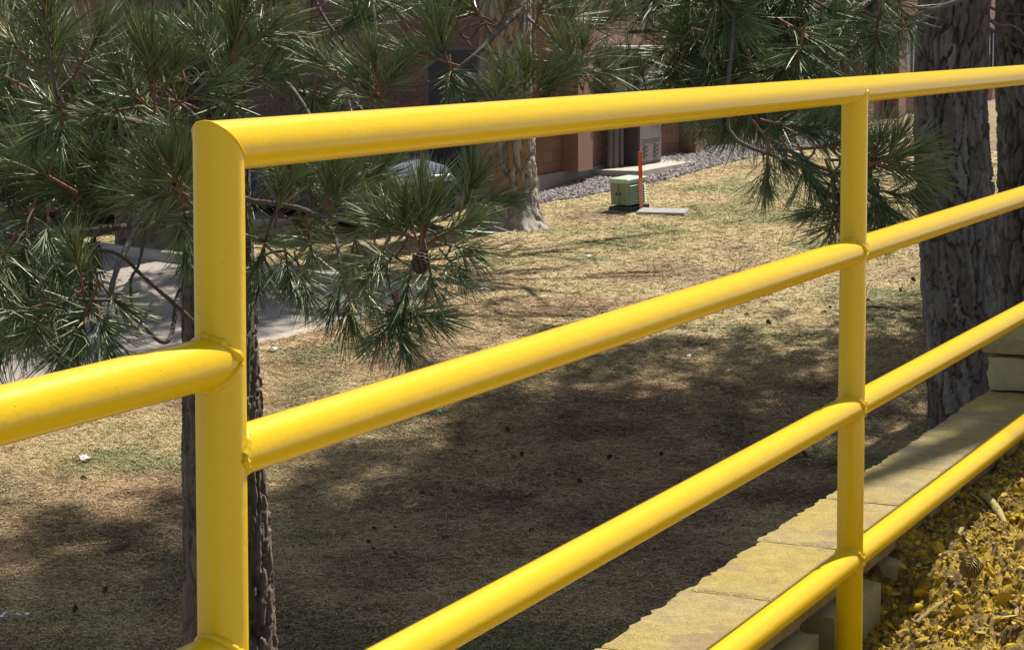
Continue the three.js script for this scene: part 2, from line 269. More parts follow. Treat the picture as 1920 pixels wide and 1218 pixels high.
// gravel bed along the foot of the facade
structure('gravel_bed', drape(gravelPoly, 0.14, 0.02), mat([0.22, 0.19, 0.175], 0.95, { map: rep(brickTex, 2) }), 'bed of loose grey gravel along the foot of the brick building');
{
  const R = rng(77), shapes = new THREE.IcosahedronGeometry(0.05, 0); { const p = shapes.attributes.position; for (let i = 0; i < p.count; i++) { const k = 0.75 + 0.5 * h2(Math.round(p.getX(i) * 1e3), Math.round(p.getY(i) * 1e3), Math.round(p.getZ(i) * 1e3)); p.setXYZ(i, p.getX(i) * k, p.getY(i) * k * 0.7, p.getZ(i) * k); } shapes.computeVertexNormals(); }
  const spots = []; for (let k = 0; k < 60000 && spots.length < 14000; k++) { const px = 955 + R() * 700, py = 240 + R() * 160, g = G(px, py); if (inPoly(g.x, g.z, gravelPoly)) spots.push(g); }
  const im = new THREE.InstancedMesh(shapes, mat(0xffffff, 0.9), spots.length), o = new THREE.Object3D();
  spots.forEach((p, i) => { o.position.set(p.x, groundY(p.x, p.z) + 0.03, p.z); o.rotation.set(R() * 6, R() * 6, R() * 6); o.scale.setScalar(0.45 + R() * 0.7); o.updateMatrix(); im.setMatrixAt(i, o.matrix); const k = 0.6 + R() * 0.8; im.setColorAt(i, lin(0.235 * k, 0.205 * k, 0.195 * k)); });
  im.name = 'gravel'; im.castShadow = im.receiveShadow = true; scene.add(im); tag(im, 'loose grey landscaping stones beside the brick building', 'gravel', null, 'stuff');
}
// ---------------------------------------------------------------- green utility box, marker stake, concrete lid
{
  const base = G(1180, 396), c = thing('utility_box', 'small green louvred utility box on a dark base in the lawn', 'utility box', base);
  c.rotation.set(0.085, -0.80, 0, 'YXZ');                         // stands square to the sloping lawn
  const green = mat([0.175, 0.235, 0.145], 0.55), paleGreen = mat([0.34, 0.43, 0.32], 0.5), dark = mat([0.045, 0.048, 0.052], 0.8);
  const w = 0.38, d = 0.44, h = 0.37;
  part('base', new RoundedBoxGeometry(w + 0.06, 0.24, d + 0.06, 2, 0.012).translate(0, -0.025, 0), dark, c);
  const body = part('body', new RoundedBoxGeometry(w, h, d, 3, 0.018).translate(0, 0.12 + h / 2, 0), green, c);
  { const g = new RoundedBoxGeometry(w + 0.035, 0.07, d + 0.035, 4, 0.03); const p = g.attributes.position; for (let i = 0; i < p.count; i++) if (p.getY(i) > 0) p.setY(i, p.getY(i) + 0.02 * (1 - Math.min(1, (p.getX(i) ** 2 + p.getZ(i) ** 2) / 0.08))); g.computeVertexNormals(); part('lid', g.translate(0, 0.12 + h + 0.02, 0), paleGreen, c); }
  for (let k = 0; k < 8; k++) { const g = new RoundedBoxGeometry(0.05, 0.012, d - 0.06, 2, 0.004); g.rotateZ(-0.45); part('louvre', g.translate(w / 2 + 0.012, 0.15 + k * 0.041, 0), paleGreen, c); }
  for (let k = 0; k < 8; k++) part('slat', new RoundedBoxGeometry(w - 0.07, 0.006, 0.008, 1, 0.002).translate(0, 0.15 + k * 0.041, d / 2 + 0.002), green, c);
  part('door_seam', boxAt(-0.004, 0.004, 0.1, 0.12 + h - 0.02, d / 2, d / 2 + 0.007), dark, c);
  for (const x of [-0.05, 0.03]) part('latch', new RoundedBoxGeometry(0.022, 0.05, 0.014, 1, 0.003).translate(x, 0.30, d / 2 + 0.008), dark, c);
  const sb = G(1203, 399), s = thing('marker_stake', 'thin orange utility marker stake standing beside the green box', 'marker stake', sb);
  const top = mat([0.62, 0.075, 0.022], 0.6, { map: rep(brickTex, 6) }), low = mat([0.70, 0.25, 0.17], 0.65), bend = (g) => { g.rotateZ(0.03); return g; };
  part('post', bend(new RoundedBoxGeometry(0.062, 0.56, 0.014, 2, 0.005).translate(0, 0.27, 0)), low, s);
  part('warning_band', bend(new RoundedBoxGeometry(0.064, 0.42, 0.017, 2, 0.005).translate(0, 0.76, 0)), top, s);
  const lp = G(1243, 404), L = single('concrete_slab', new RoundedBoxGeometry(0.78, 0.08, 0.42, 2, 0.012), mat([0.46, 0.43, 0.42], 0.9, { map: rep(brickTex, 2), bumpMap: rep(grainBump, 3), bumpScale: 0.01 }), 'flat pale concrete access slab lying in the lawn by the stake', 'slab');
  L.position.set(lp.x, lp.y + 0.035, lp.z); L.rotation.set(0.085, -0.28, 0, 'YXZ');
}
// ---------------------------------------------------------------- yellow pipe railing
const RD = V(0.48, 0, -1).normalize(), RNn = V(-1, 0, -0.48).normalize();        // along the rail; away from the camera side
const PR = 0.02415, UP = V(0, 1, 0);
const post2 = P(1602, 168, 3.864), post1 = P(409.5, 271, 1.9995);
const SPAN = post2.clone().sub(post1).setY(0).length();
const RT = EY - 0.109, rails = [0, 0.2937, 0.5797, 0.8617].map((d) => RT - d), leftRails = [rails[1] + 0.0915, rails[2] + 0.0915 + 0.002, rails[3] + 0.0915];
const railing = thing('pipe_railing', 'glossy yellow painted welded pipe railing above the retaining wall', 'railing', V(post1.x, 0, post1.z));
railing.rotation.y = Math.atan2(-RD.z, RD.x);                                    // local +x along the rail, local +y up
const S3 = 2 * SPAN;
function pipe(fn0, fn1, axis, seg = 64, rows = 40) {                             // pipe along local x (axis 0) or y (axis 1) whose ends are cut by fn(a, b)
  const pos = [], idx = [], uv = [];
  for (let i = 0; i <= rows; i++) for (let k = 0; k <= seg; k++) {
    const t = k / seg * Math.PI * 2, a = Math.cos(t) * PR, b = Math.sin(t) * PR, s = lerp(fn0(a, b), fn1(a, b), i / rows);
    if (axis === 0) pos.push(s, a, b); else pos.push(a, s, b);
    uv.push(t * PR, s);
  }
  for (let i = 0; i < rows; i++) for (let k = 0; k < seg; k++) { const a = i * (seg + 1) + k, b = a + seg + 1; if (axis === 0) idx.push(a, a + 1, b, b, a + 1, b + 1); else idx.push(a, b, a + 1, b, b + 1, a + 1); }
  const g = buildGeo(pos, idx, null, uv), n = g.attributes.normal, p = g.attributes.position;
  for (let i = 0; i < p.count; i++) { const q = axis === 0 ? V(0, p.getY(i), p.getZ(i)) : V(p.getX(i), 0, p.getZ(i)); q.normalize(); n.setXYZ(i, q.x, q.y, q.z); }
  return g;
}
const cope = (x0, sgn) => (a, b) => x0 + sgn * Math.sqrt(Math.max(0, PR * PR - b * b));       // rail end shaped to the post
{
  const BASE = -0.35;
  part('post', pipe(() => BASE, (a) => rails[0] - a, 1), M.yellow, railing);                    // mitred into the top rail
  for (const s of [SPAN, S3]) part('post', pipe(() => BASE, (a, b) => rails[0] - Math.sqrt(Math.max(0, PR * PR - b * b)) + 0.0005, 1), M.yellow, railing).position.x = s;
  part('rail', pipe((a) => -a, () => S3 + 1.2, 0, 64, 60), M.yellow, railing).position.y = rails[0];
  const bead = (curve, r, seed, n = 70) => {                                                    // lumpy weld bead along a closed curve
    const pos = [], idx = [], m = 8;
    for (let i = 0; i < n; i++) {
      const t = i / n * Math.PI * 2, p = curve(t), q = curve(t + 0.02), d = q.clone().sub(p).normalize(), u = V(0.3, 0.9, 0.2).cross(d).normalize(), w = d.clone().cross(u), rr = r * (0.45 + 0.75 * vnoise(i * 0.55, seed, seed) + 0.45 * vnoise(i * 1.7, seed, seed + 3));
      for (let k = 0; k < m; k++) { const a = k / m * 6.2832, v = p.clone().addScaledVector(u, Math.cos(a) * rr).addScaledVector(w, Math.sin(a) * rr); pos.push(v.x, v.y, v.z); }
    }
    for (let i = 0; i < n; i++) for (let k = 0; k < m; k++) { const a = i * m + k, b = i * m + (k + 1) % m, c = ((i + 1) % n) * m + k, d = ((i + 1) % n) * m + (k + 1) % m; idx.push(a, c, b, b, c, d); }
    return buildGeo(pos, idx);
  };
  const weldAt = (x, y, sgn, seed, parent) => part('weld', bead((t) => { const a = Math.cos(t) * PR, b = Math.sin(t) * PR; return V(x + sgn * Math.sqrt(Math.max(1e-8, PR * PR - b * b)), y + a, b); }, 0.0040, seed), M.yellow, parent);
  rails.slice(1).forEach((y, i) => {
    for (const [a, b] of [[0, SPAN], [SPAN, S3]]) {
      const r = part('rail', pipe(cope(a, 1), cope(b, -1), 0, 64, 40), M.yellow, railing); r.position.y = y;
      weldAt(a, 0, 1, 3 + i * 7, r); weldAt(b, 0, -1, 5 + i * 7, r);
    }
    const r = part('rail', pipe(cope(S3, 1), () => S3 + 1.2, 0, 32, 10), M.yellow, railing); r.position.y = y;
  });
  leftRails.forEach((y, i) => { const r = part('rail', pipe(() => -2.4, cope(0, -1), 0, 64, 40), M.yellow, railing); r.position.y = y; weldAt(0, 0, -1, 41 + i * 5, r); });
  for (const s of [SPAN, S3]) part('weld', bead((t) => { const a = Math.cos(t) * PR, b = Math.sin(t) * PR; return V(s + a, rails[0] - Math.sqrt(Math.max(1e-8, PR * PR - b * b)), b); }, 0.0024, 71), M.yellow, railing);
  part('weld', bead((t) => { const a = Math.cos(t) * PR, b = Math.sin(t) * PR; return V(-a * 1.0, rails[0] + a, b); }, 0.0013, 81), M.yellow, railing);
  part('post', pipe(() => BASE, () => leftRails[0] + PR, 1, 32, 10), M.yellow, railing).position.x = -2.42;
}
// ---------------------------------------------------------------- retaining wall of stacked blocks
const CAPY = EY - 1.05, W0 = 0.078, W1 = 0.302;                                  // top of the caps; inner and outer edge measured from the railing line
const WL = (s, w, y) => V(post2.x + RD.x * s + RNn.x * w, y, post2.z + RD.z * s + RNn.z * w);
function capS(px, py) { const q = P(px, py, 1).sub(V(0, EY, 0)), k = (CAPY - EY) / q.y, g = q.multiplyScalar(k).add(V(0, EY, 0)).sub(post2).setY(0); return [g.dot(RD), g.dot(RNn)]; }
const wall = thing('retaining_wall', 'tan concrete block retaining wall dusted with yellow overspray, stepping up beside the tree trunk', 'retaining wall', V(post2.x, 0, post2.z));
wall.rotation.y = Math.atan2(-RD.z, RD.x);                                      // local x along, local z = towards the camera side (-w)
function roughBlock(x0, x1, y0, y1, w0, w1, seed, rough = 0.006, nx = 26, ny = 5, nz = 16) {
  const g = new THREE.BoxGeometry(x1 - x0, y1 - y0, w1 - w0, nx, ny, nz), p = g.attributes.position, n = g.attributes.normal, u = g.attributes.uv, hx = (x1 - x0) / 2, hy = (y1 - y0) / 2, hz = (w1 - w0) / 2;
  for (let i = 0; i < p.count; i++) {
    let x = p.getX(i), y = p.getY(i), z = p.getZ(i); const X = x + x0, Z = z, e = 3 - [Math.abs(x) > hx - 1e-6, Math.abs(y) > hy - 1e-6, Math.abs(z) > hz - 1e-6].filter(Boolean).length;
    const k = (fbm(X * 45 + seed, (Z + y) * 45, 3, seed) - 0.5), k2 = fbm(X * 14 + seed * 3, y * 20 + Z * 9, 3, seed + 4) - 0.5;
    if (z < -hz + 1e-6) z -= rough * 3.2 * (k + k2) + 0.002;                                                          // split outer face
    if (Math.abs(y) > hy - 1e-6 && z > -hz + 0.004) y += Math.sign(y) * rough * 0.35 * k;
    const edge = (Math.abs(p.getX(i)) > hx - 1e-6) + (Math.abs(p.getY(i)) > hy - 1e-6) + (Math.abs(p.getZ(i)) > hz - 1e-6);
    if (edge >= 2) { const c = 0.0025 + rough * 0.8 * Math.max(0, k2 + 0.15) * 2; y -= Math.sign(y) * c; x -= Math.sign(x) * c * 0.4; }
    p.setXYZ(i, x, y, z);
    const ax = Math.abs(n.getX(i)), ay = Math.abs(n.getY(i)); u.setXY(i, ax > 0.5 ? z + seed * 0.37 : x + x0 + seed * 0.37, ay > 0.5 ? z + seed * 0.21 : y + (ax > 0.5 ? 0 : 0) + seed * 0.21);
  }
  g.computeVertexNormals(); g.translate((x0 + x1) / 2, (y0 + y1) / 2, -(w0 + w1) / 2); return g;
}
const jointS = [[1283, 1104], [1423, 1012], [1556, 934], [1650, 872], [1743, 817], [1820, 768]].map(([x, y]) => capS(x, y)[0]);
const STEP = capS(1885, 735)[0];
{
  const js = [...jointS]; while (js[0] > -3.2) js.unshift(js[0] - 0.41); while (js[js.length - 1] < STEP - 0.15) js.push(js[js.length - 1] + 0.41); js[js.length - 1] = Math.max(STEP + 0.1, js[js.length - 1]);
  const R = rng(9);
  for (let i = 0; i + 1 < js.length; i++) { const j = (R() - 0.5) * 0.008, near = js[i + 1] > -1; part('cap_block', roughBlock(js[i] + 0.0022, js[i + 1] - 0.0022, CAPY - 0.047 + j * 0.3, CAPY + j * 0.35, W0 + j, W1 + (R() - 0.5) * 0.012, i + 2, 0.006, near ? 46 : 8, near ? 5 : 2, near ? 26 : 4), M.cap, wall); }
  // lower course, set a little towards the terrace, with open joints
  for (let k = -7; k < 6; k++) part('block', roughBlock(-0.33 + k * 0.42 + 0.03 * h2(k, 3), k * 0.42 + 0.012 * h2(k, 4), CAPY - 0.215, CAPY - 0.056 - 0.010 * h2(k, 8), 0.055 + 0.012 * h2(k, 5), W1 + 0.01, 60 + k, 0.012, 24, 8, 8), M.face, wall);
  part('core', boxUV(boxAt(-3.2, 6, -6.2, CAPY - 0.05, -(W1 - 0.02), -W0 - 0.05)), M.face, wall);
  // upper step
  const U = CAPY + 0.162;
  for (let k = 0; k < 6; k++) { part('cap_block', roughBlock(STEP - 0.01 + k * 0.41, STEP + 0.395 + k * 0.41, U - 0.052, U, W0 - 0.02, W1 + 0.005, 80 + k, 0.006, 20, 4, 12), M.cap, wall); part('block', roughBlock(STEP + k * 0.41, STEP + 0.40 + k * 0.41, CAPY + 0.002, U - 0.058, W0 - 0.01, W1 - 0.006, 90 + k, 0.005, 16, 6, 10), M.face, wall); }
}
// ---------------------------------------------------------------- disturbed soil of the terrace
const soilY = (s, w) => {                                                      // height of the soil
  const trench = 0.085 * smooth(0.66, 0.40, s + 0.05 * (fbm(w * 30, s * 20, 2, 215) - 0.5)) * smooth(-0.16, 0.02, w), low = 0.035 * smooth(0.7, 0.1, s);
  const lump = 0.05 * (fbm(s * 9 + 3, w * 9, 3, 211) - 0.5) + 0.055 * (fbm(s * 24, w * 24, 3, 212) - 0.5) + 0.016 * (fbm(s * 90, w * 90, 2, 213) - 0.5);
  return EY - 1.092 - trench - low + lump - 0.02 * smooth(0.0, -0.5, w);
};
{
  const n0 = 420, n1 = 170, pos = [], idx = [], uv = [];
  for (let i = 0; i <= n0; i++) for (let j = 0; j <= n1; j++) { const s = lerp(-2.4, 3.2, i / n0 < 0.2 ? i / n0 * 1.6 : 0.32 + (i / n0 - 0.2) * 0.85), w = lerp(0.12, -1.1, Math.pow(j / n1, 1.4)), p = WL(s, w, soilY(s, w)); pos.push(p.x, p.y, p.z); uv.push(s, w); }
  for (let i = 0; i < n0; i++) for (let j = 0; j < n1; j++) { const a = i * (n1 + 1) + j, b = a + n1 + 1; idx.push(a, a + 1, b, a + 1, b + 1, b); }
  structure('soil', buildGeo(pos, idx, null, uv), M.soil, 'loose dug soil coated with yellow paint mist behind the wall');
  const R = rng(31), clods = [0, 1, 2].map((v) => { const g = new THREE.IcosahedronGeometry(1, 1), p = g.attributes.position; for (let i = 0; i < p.count; i++) { const x = p.getX(i), y = p.getY(i), z = p.getZ(i), k = 0.35 + 1.3 * fbm(x * 1.9 + v * 7, y * 1.9 + z * 1.5, 3, 300 + v); p.setXYZ(i, x * k * 1.25, y * k * 0.7, z * k); } const q = toCreasedNormals(g, 0.3); return q; });
  clods.forEach((g, v) => {
    const N = 13000, im = new THREE.InstancedMesh(g, mat(0xffffff, 0.95, { bumpMap: rep(grainBump, 2), bumpScale: 0.001 }), N), o = new THREE.Object3D();
    for (let i = 0; i < N; i++) {
      const s = -0.6 + 2.9 * R(), w = 0.07 - Math.pow(R(), 0.9) * 0.75, r = 0.0015 + 0.0065 * Math.pow(R(), 5) + (R() < 0.012 ? 0.014 * R() : 0), p = WL(s, w, soilY(s, w) + r * 0.2);
      o.position.copy(p); o.rotation.set(R() * 6, R() * 6, R() * 6); o.scale.set(r, r * (0.7 + 0.4 * R()), r * (0.8 + 0.4 * R())); o.updateMatrix(); im.setMatrixAt(i, o.matrix);
      const y = R(), k = 0.7 + 0.6 * R(); const c = y < 0.47 ? [0.58, 0.39, 0.02] : y < 0.80 ? [0.33, 0.21, 0.035] : [0.15, 0.095, 0.04]; im.setColorAt(i, lin(c[0] * k, c[1] * k, c[2] * k));
    }
    im.name = numbered('soil_crumbs'); im.castShadow = im.receiveShadow = true; scene.add(im); tag(im, ['fine yellow coated soil crumbs strewn behind the wall', 'coarser yellow coated soil crumbs strewn behind the wall', 'rounded yellow coated soil crumbs strewn behind the wall'][v], 'soil', null, 'stuff');
  });
}
function onSoil(px, py) { let lo = 1, hi = 9; for (let k = 0; k < 40; k++) { const m = (lo + hi) / 2, q = P(px, py, m), d = q.clone().sub(post2).setY(0); (q.y > soilY(d.dot(RD), d.dot(RNn))) ? lo = m : hi = m; } return P(px, py, lo); }

{ // unseen terrace ground behind the camera, added to bounce warm light
  const pos = [], idx = [], uv = [], a = 40;
  for (let i = 0; i <= a; i++) for (let j = 0; j <= a; j++) { const s = lerp(-24, 24, i / a), w = lerp(-1.05, -40, j / a), p = WL(s, w, EY - 1.125 - 0.02 * h2(i, j, 4)); pos.push(p.x, p.y, p.z); uv.push(s, w); }
  for (let i = 0; i < a; i++) for (let j = 0; j < a; j++) { const q = i * (a + 1) + j, r = q + a + 1; idx.push(q, q + 1, r, q + 1, r + 1, r); }
  structure('bounce_ground', buildGeo(pos, idx, null, uv), mat(0xffffff, 0.95, { map: rep(concreteTex, 0.7) }), 'pale unseen terrace ground on the near side of the railing, added for warm bounce light');
}
// ---------------------------------------------------------------- pine cones, twigs and leaves
function coneGeo(L, Rm, rows, per, detail) {                                      // open pine cone: spiral of woody scales
  const list = []; const core = new THREE.ConeGeometry(Rm * 0.45, L, 8); core.translate(0, L / 2, 0); list.push(core);
  const scale = new THREE.BufferGeometry(); const w = 1, q = [0, 0, 0, -0.30 * w, 0.05, 0.55, 0.30 * w, 0.05, 0.55, 0, 0.20, 0.62, -0.36 * w, 0.12, 0.9, 0.36 * w, 0.12, 0.9, 0, 0.30, 1.02, 0, 0.04, 0.8];
  scale.setAttribute('position', new THREE.Float32BufferAttribute(q, 3)); scale.setIndex([0, 1, 3, 0, 3, 2, 1, 4, 3, 3, 5, 2, 4, 6, 3, 3, 6, 5, 0, 7, 1, 0, 2, 7, 1, 7, 4, 2, 5, 7, 4, 7, 6, 7, 5, 6]);
  for (let r = 0; r < rows; r++) { const t = (r + 0.5) / rows, rad = Rm * Math.pow(Math.sin(Math.PI * (0.12 + 0.80 * t)), 0.7) * (1.1 - 0.35 * t); for (let k = 0; k < per; k++) { const g = scale.clone().toNonIndexed(); g.computeVertexNormals(); g.setAttribute('uv', new THREE.Float32BufferAttribute(new Array(g.attributes.position.count * 2).fill(0), 2)); g.scale(rad * 1.0, rad * (0.7 + 0.5 * t), rad); g.rotateX(-0.25 - 0.5 * t); g.rotateY((k + r * 0.382 * 2) / per * 6.2832); g.translate(0, L * (0.06 + 0.82 * t), 0); list.push(g); } }
  return merge(list);
}
const coneMat = mat([0.10, 0.055, 0.03], 0.8), coneYellow = mat([0.30, 0.22, 0.07], 0.85);
const coneBig = coneGeo(0.062, 0.028, 9, 8), coneSmall = coneGeo(0.07, 0.032, 6, 6);
{
  const p = onSoil(1836, 1090), c = single('pine_cone', coneBig, coneYellow, 'open pine cone tinted yellow lying on the dug soil', 'pine cone'); c.position.copy(p).add(V(0, 0.036, 0)); c.rotation.set(1.1, 0.5, 0.9); c.scale.setScalar(0.95);
  const twigMat = mat([0.30, 0.24, 0.08], 0.9), paleTwig = mat([0.46, 0.40, 0.30], 0.9);
  [[1850, 940, 1885, 985, 0.010, 'thick yellow dusted stem stub jutting out of the soil'], [1720, 1180, 1790, 1120, 0.006, 'long dark stick lying half buried in the yellow soil'], [1820, 935, 1855, 962, 0.003, 'thin pale twig beside the yellowed stem stub']].forEach(([x0, y0, x1, y1, r, lb], i) => {
    const a = onSoil(x0, y0).add(V(0, 0.012, 0)), b = onSoil(x1, y1).add(V(0, 0.004, 0)), m = a.clone().lerp(b, 0.5).add(V(0, 0.006, 0.004));
    single('twig', limbGeo([a, m, b], r, r * 0.8, 8, 5, 0.12, i + 3), twigMat, lb, 'twig');
  });
  const leafG = (() => { const s = new THREE.Shape(); s.moveTo(0, 0); s.bezierCurveTo(0.012, 0.008, 0.012, 0.03, 0, 0.045); s.bezierCurveTo(-0.012, 0.03, -0.012, 0.008, 0, 0); const g = new THREE.ExtrudeGeometry(s, { depth: 0.0007, bevelEnabled: false, curveSegments: 8 }); const p = g.attributes.position; for (let i = 0; i < p.count; i++) p.setZ(i, p.getZ(i) + 14 * p.getX(i) ** 2 + 4 * (p.getY(i) - 0.02) ** 2); g.computeVertexNormals(); g.rotateX(-Math.PI / 2); return g; })();
  const R = rng(61), leafMats = [mat([0.42, 0.29, 0.035], 0.85), mat([0.30, 0.21, 0.06], 0.85), mat([0.36, 0.27, 0.11], 0.85)];
  const proto = part('dry_leaf', leafG, leafMats[0], new THREE.Group());
  [[1735, 998], [1842, 975], [1826, 985], [1888, 930], [1895, 905], [1810, 1015], [1750, 1060], [1705, 1040], [1730, 1140], [1660, 1190], [1655, 1150], [1690, 1120], [1880, 1165], [1905, 1160], [1790, 1005], [1870, 925], [1900, 1010], [1680, 1085], [1760, 1180], [1850, 1195]].forEach(([x, y], i) => { const l = proto.clone(); l.name = numbered('dry_leaf'); l.material = leafMats[i % 3]; const p = onSoil(x, y); l.position.copy(p).add(V(0, 0.008, 0)); l.rotation.set((R() - 0.5) * 1.2, R() * 6, (R() - 0.5) * 1.2); l.scale.setScalar(0.4 + 0.4 * R()); scene.add(l); tag(l, 'curled dry yellowed leaf lying on the dug soil', 'leaf', 'dry leaves on the soil'); });
}
// cones and litter on the lawn
{
  const R = rng(63), proto = part('x', coneSmall, coneMat, new THREE.Group());
  [[914, 818], [955, 818], [893, 850], [965, 865], [978, 860], [786, 928], [852, 927], [875, 912], [700, 994], [741, 993], [690, 1020], [739, 1042], [731, 1148], [1090, 908], [1043, 893], [1200, 997], [1224, 1080], [1000, 998], [1140, 865], [1355, 842], [1513, 862], [1717, 532], [1690, 552], [1627, 570], [1541, 590], [1404, 595], [1446, 614], [1556, 581], [193, 1117], [138, 1157], [158, 905], [830, 1016], [1690, 588], [1300, 912], [1240, 858], [1050, 790]].forEach(([x, y], i) => { const c = proto.clone(); c.name = numbered('pine_cone'); const p = G(x, y); c.position.copy(p).add(V(0, 0.04, 0)); c.rotation.set(1.3 + R() * 0.5, R() * 6, R() * 6); c.scale.setScalar(0.75 + 0.4 * R()); scene.add(c); tag(c, 'fallen brown pine cone lying on the lawn', 'pine cone', 'pine cones on the lawn'); });
  const scrap = (w, h, seed) => { const g = new THREE.PlaneGeometry(w, h, 6, 6), p = g.attributes.position; for (let i = 0; i < p.count; i++) { const x = p.getX(i), y = p.getY(i); p.setXYZ(i, x + 0.02 * (h2(i, 1, seed) - 0.5), y, 0.05 * fbm(x * 22, y * 22, 2, seed)); } g.rotateX(-1.45); const a = g.clone(); a.translate(0, -0.0025, 0); const m = merge([g, a]); m.computeVertexNormals(); return m; };
  const white = mat([0.74, 0.74, 0.74], 0.7), pale = mat([0.62, 0.5, 0.44], 0.8), brown = mat([0.34, 0.25, 0.18], 0.9);
  [[38, 1168, 0.11, 0.06, white, 'crumpled white paper scrap on the shaded lawn near a pale strip'], [8, 1166, 0.09, 0.03, white, 'thin torn white strip beside the crumpled paper scrap'], [160, 872, 0.12, 0.08, pale, 'pale cardboard piece on the sunny lawn beneath the left rail'], [664, 840, 0.12, 0.1, brown, 'crumpled dull wrapper on the lawn below the middle rail'], [1292, 678, 0.06, 0.04, white, 'tiny white scrap at the edge of the tree shadow'], [1364, 706, 0.1, 0.05, pale, 'pale scrap just inside the tree shadow'], [922, 432, 0.16, 0.08, white, 'white scrap on the grass at the foot of the large pine'], [88, 803, 0.16, 0.06, pale, 'pale pink scrap on the lawn under the left rail'], [1105, 490, 0.07, 0.05, white, 'small white scrap on the sunny lawn beside branch shadows'], [900, 553, 0.1, 0.05, white, 'white scrap on the lawn below the hanging pine cone'], [511, 663, 0.1, 0.08, white, 'white scrap at the driveway edging next to the pine trunk']].forEach(([x, y, w, h, m, lb], i) => { const s = single('litter_scrap', scrap(w, h, i + 5), m, lb, 'litter'); const p = G(x, y); s.position.copy(p).add(V(0, 0.05, 0)); s.rotation.y = R() * 6; });
  const gp = G(823, 780), gs = single('bottle_cap', new THREE.SphereGeometry(0.036, 16, 10).scale(1, 0.8, 1), mat([0.03, 0.38, 0.10], 0.35), 'small bright green plastic ball on the shaded lawn', 'ball'); gs.name = 'plastic_ball'; gs.position.copy(gp).add(V(0, 0.045, 0));
  const st = [[1655, 580], [1625, 584], [1672, 586]].map(([x, y]) => G(x, y).add(V(0, 0.03, 0))); st[1].y += 0.03;
  single('stick', limbGeo([st[1], st[0], st[2]], 0.012, 0.008, 6, 6, 0.2, 4), mat([0.07, 0.05, 0.035], 0.9), 'dark broken stick lying on the sunny lawn near the trunks', 'stick');
}
// boulders by the drive
{
  const bm = mat([0.50, 0.45, 0.41], 0.9, { map: rep(brickTex, 2), bumpMap: rep(grainBump, 3), bumpScale: 0.01 });
  const boulder = (sx, sy, sz, seed) => { const g = new THREE.IcosahedronGeometry(1, 12), p = g.attributes.position; for (let i = 0; i < p.count; i++) { const v = V(p.getX(i), p.getY(i), p.getZ(i)), w = worley(v.x * 1.3 + v.z + 5, v.y * 1.5 + v.z * 0.7 + 3, seed), k = 0.8 + 0.22 * (w[2] - 0.3) + 0.22 * (fbm(v.x * 2 + 3, v.y * 2 + v.z * 2, 4, seed) - 0.5); p.setXYZ(i, v.x * k * sx, Math.max(-0.1, v.y) * k * sy, v.z * k * sz); } g.computeVertexNormals(); return g; };
  [[275, 598, 0.22, 0.40, 0.2, 3, 'jagged pale boulder on the driveway edge behind bare twigs'], [215, 618, 0.22, 0.24, 0.2, 7, 'smaller pale boulder half hidden by dark pine needles'], [255, 545, 0.2, 0.22, 0.2, 9, 'pale flat boulder leaning behind the jagged one']].forEach(([x, y, a, b, c, s, lb]) => { const o = single('boulder', boulder(a, b, c, s), bm, lb, 'boulder'); o.position.copy(G(x, y)); o.rotation.y = s; });
}
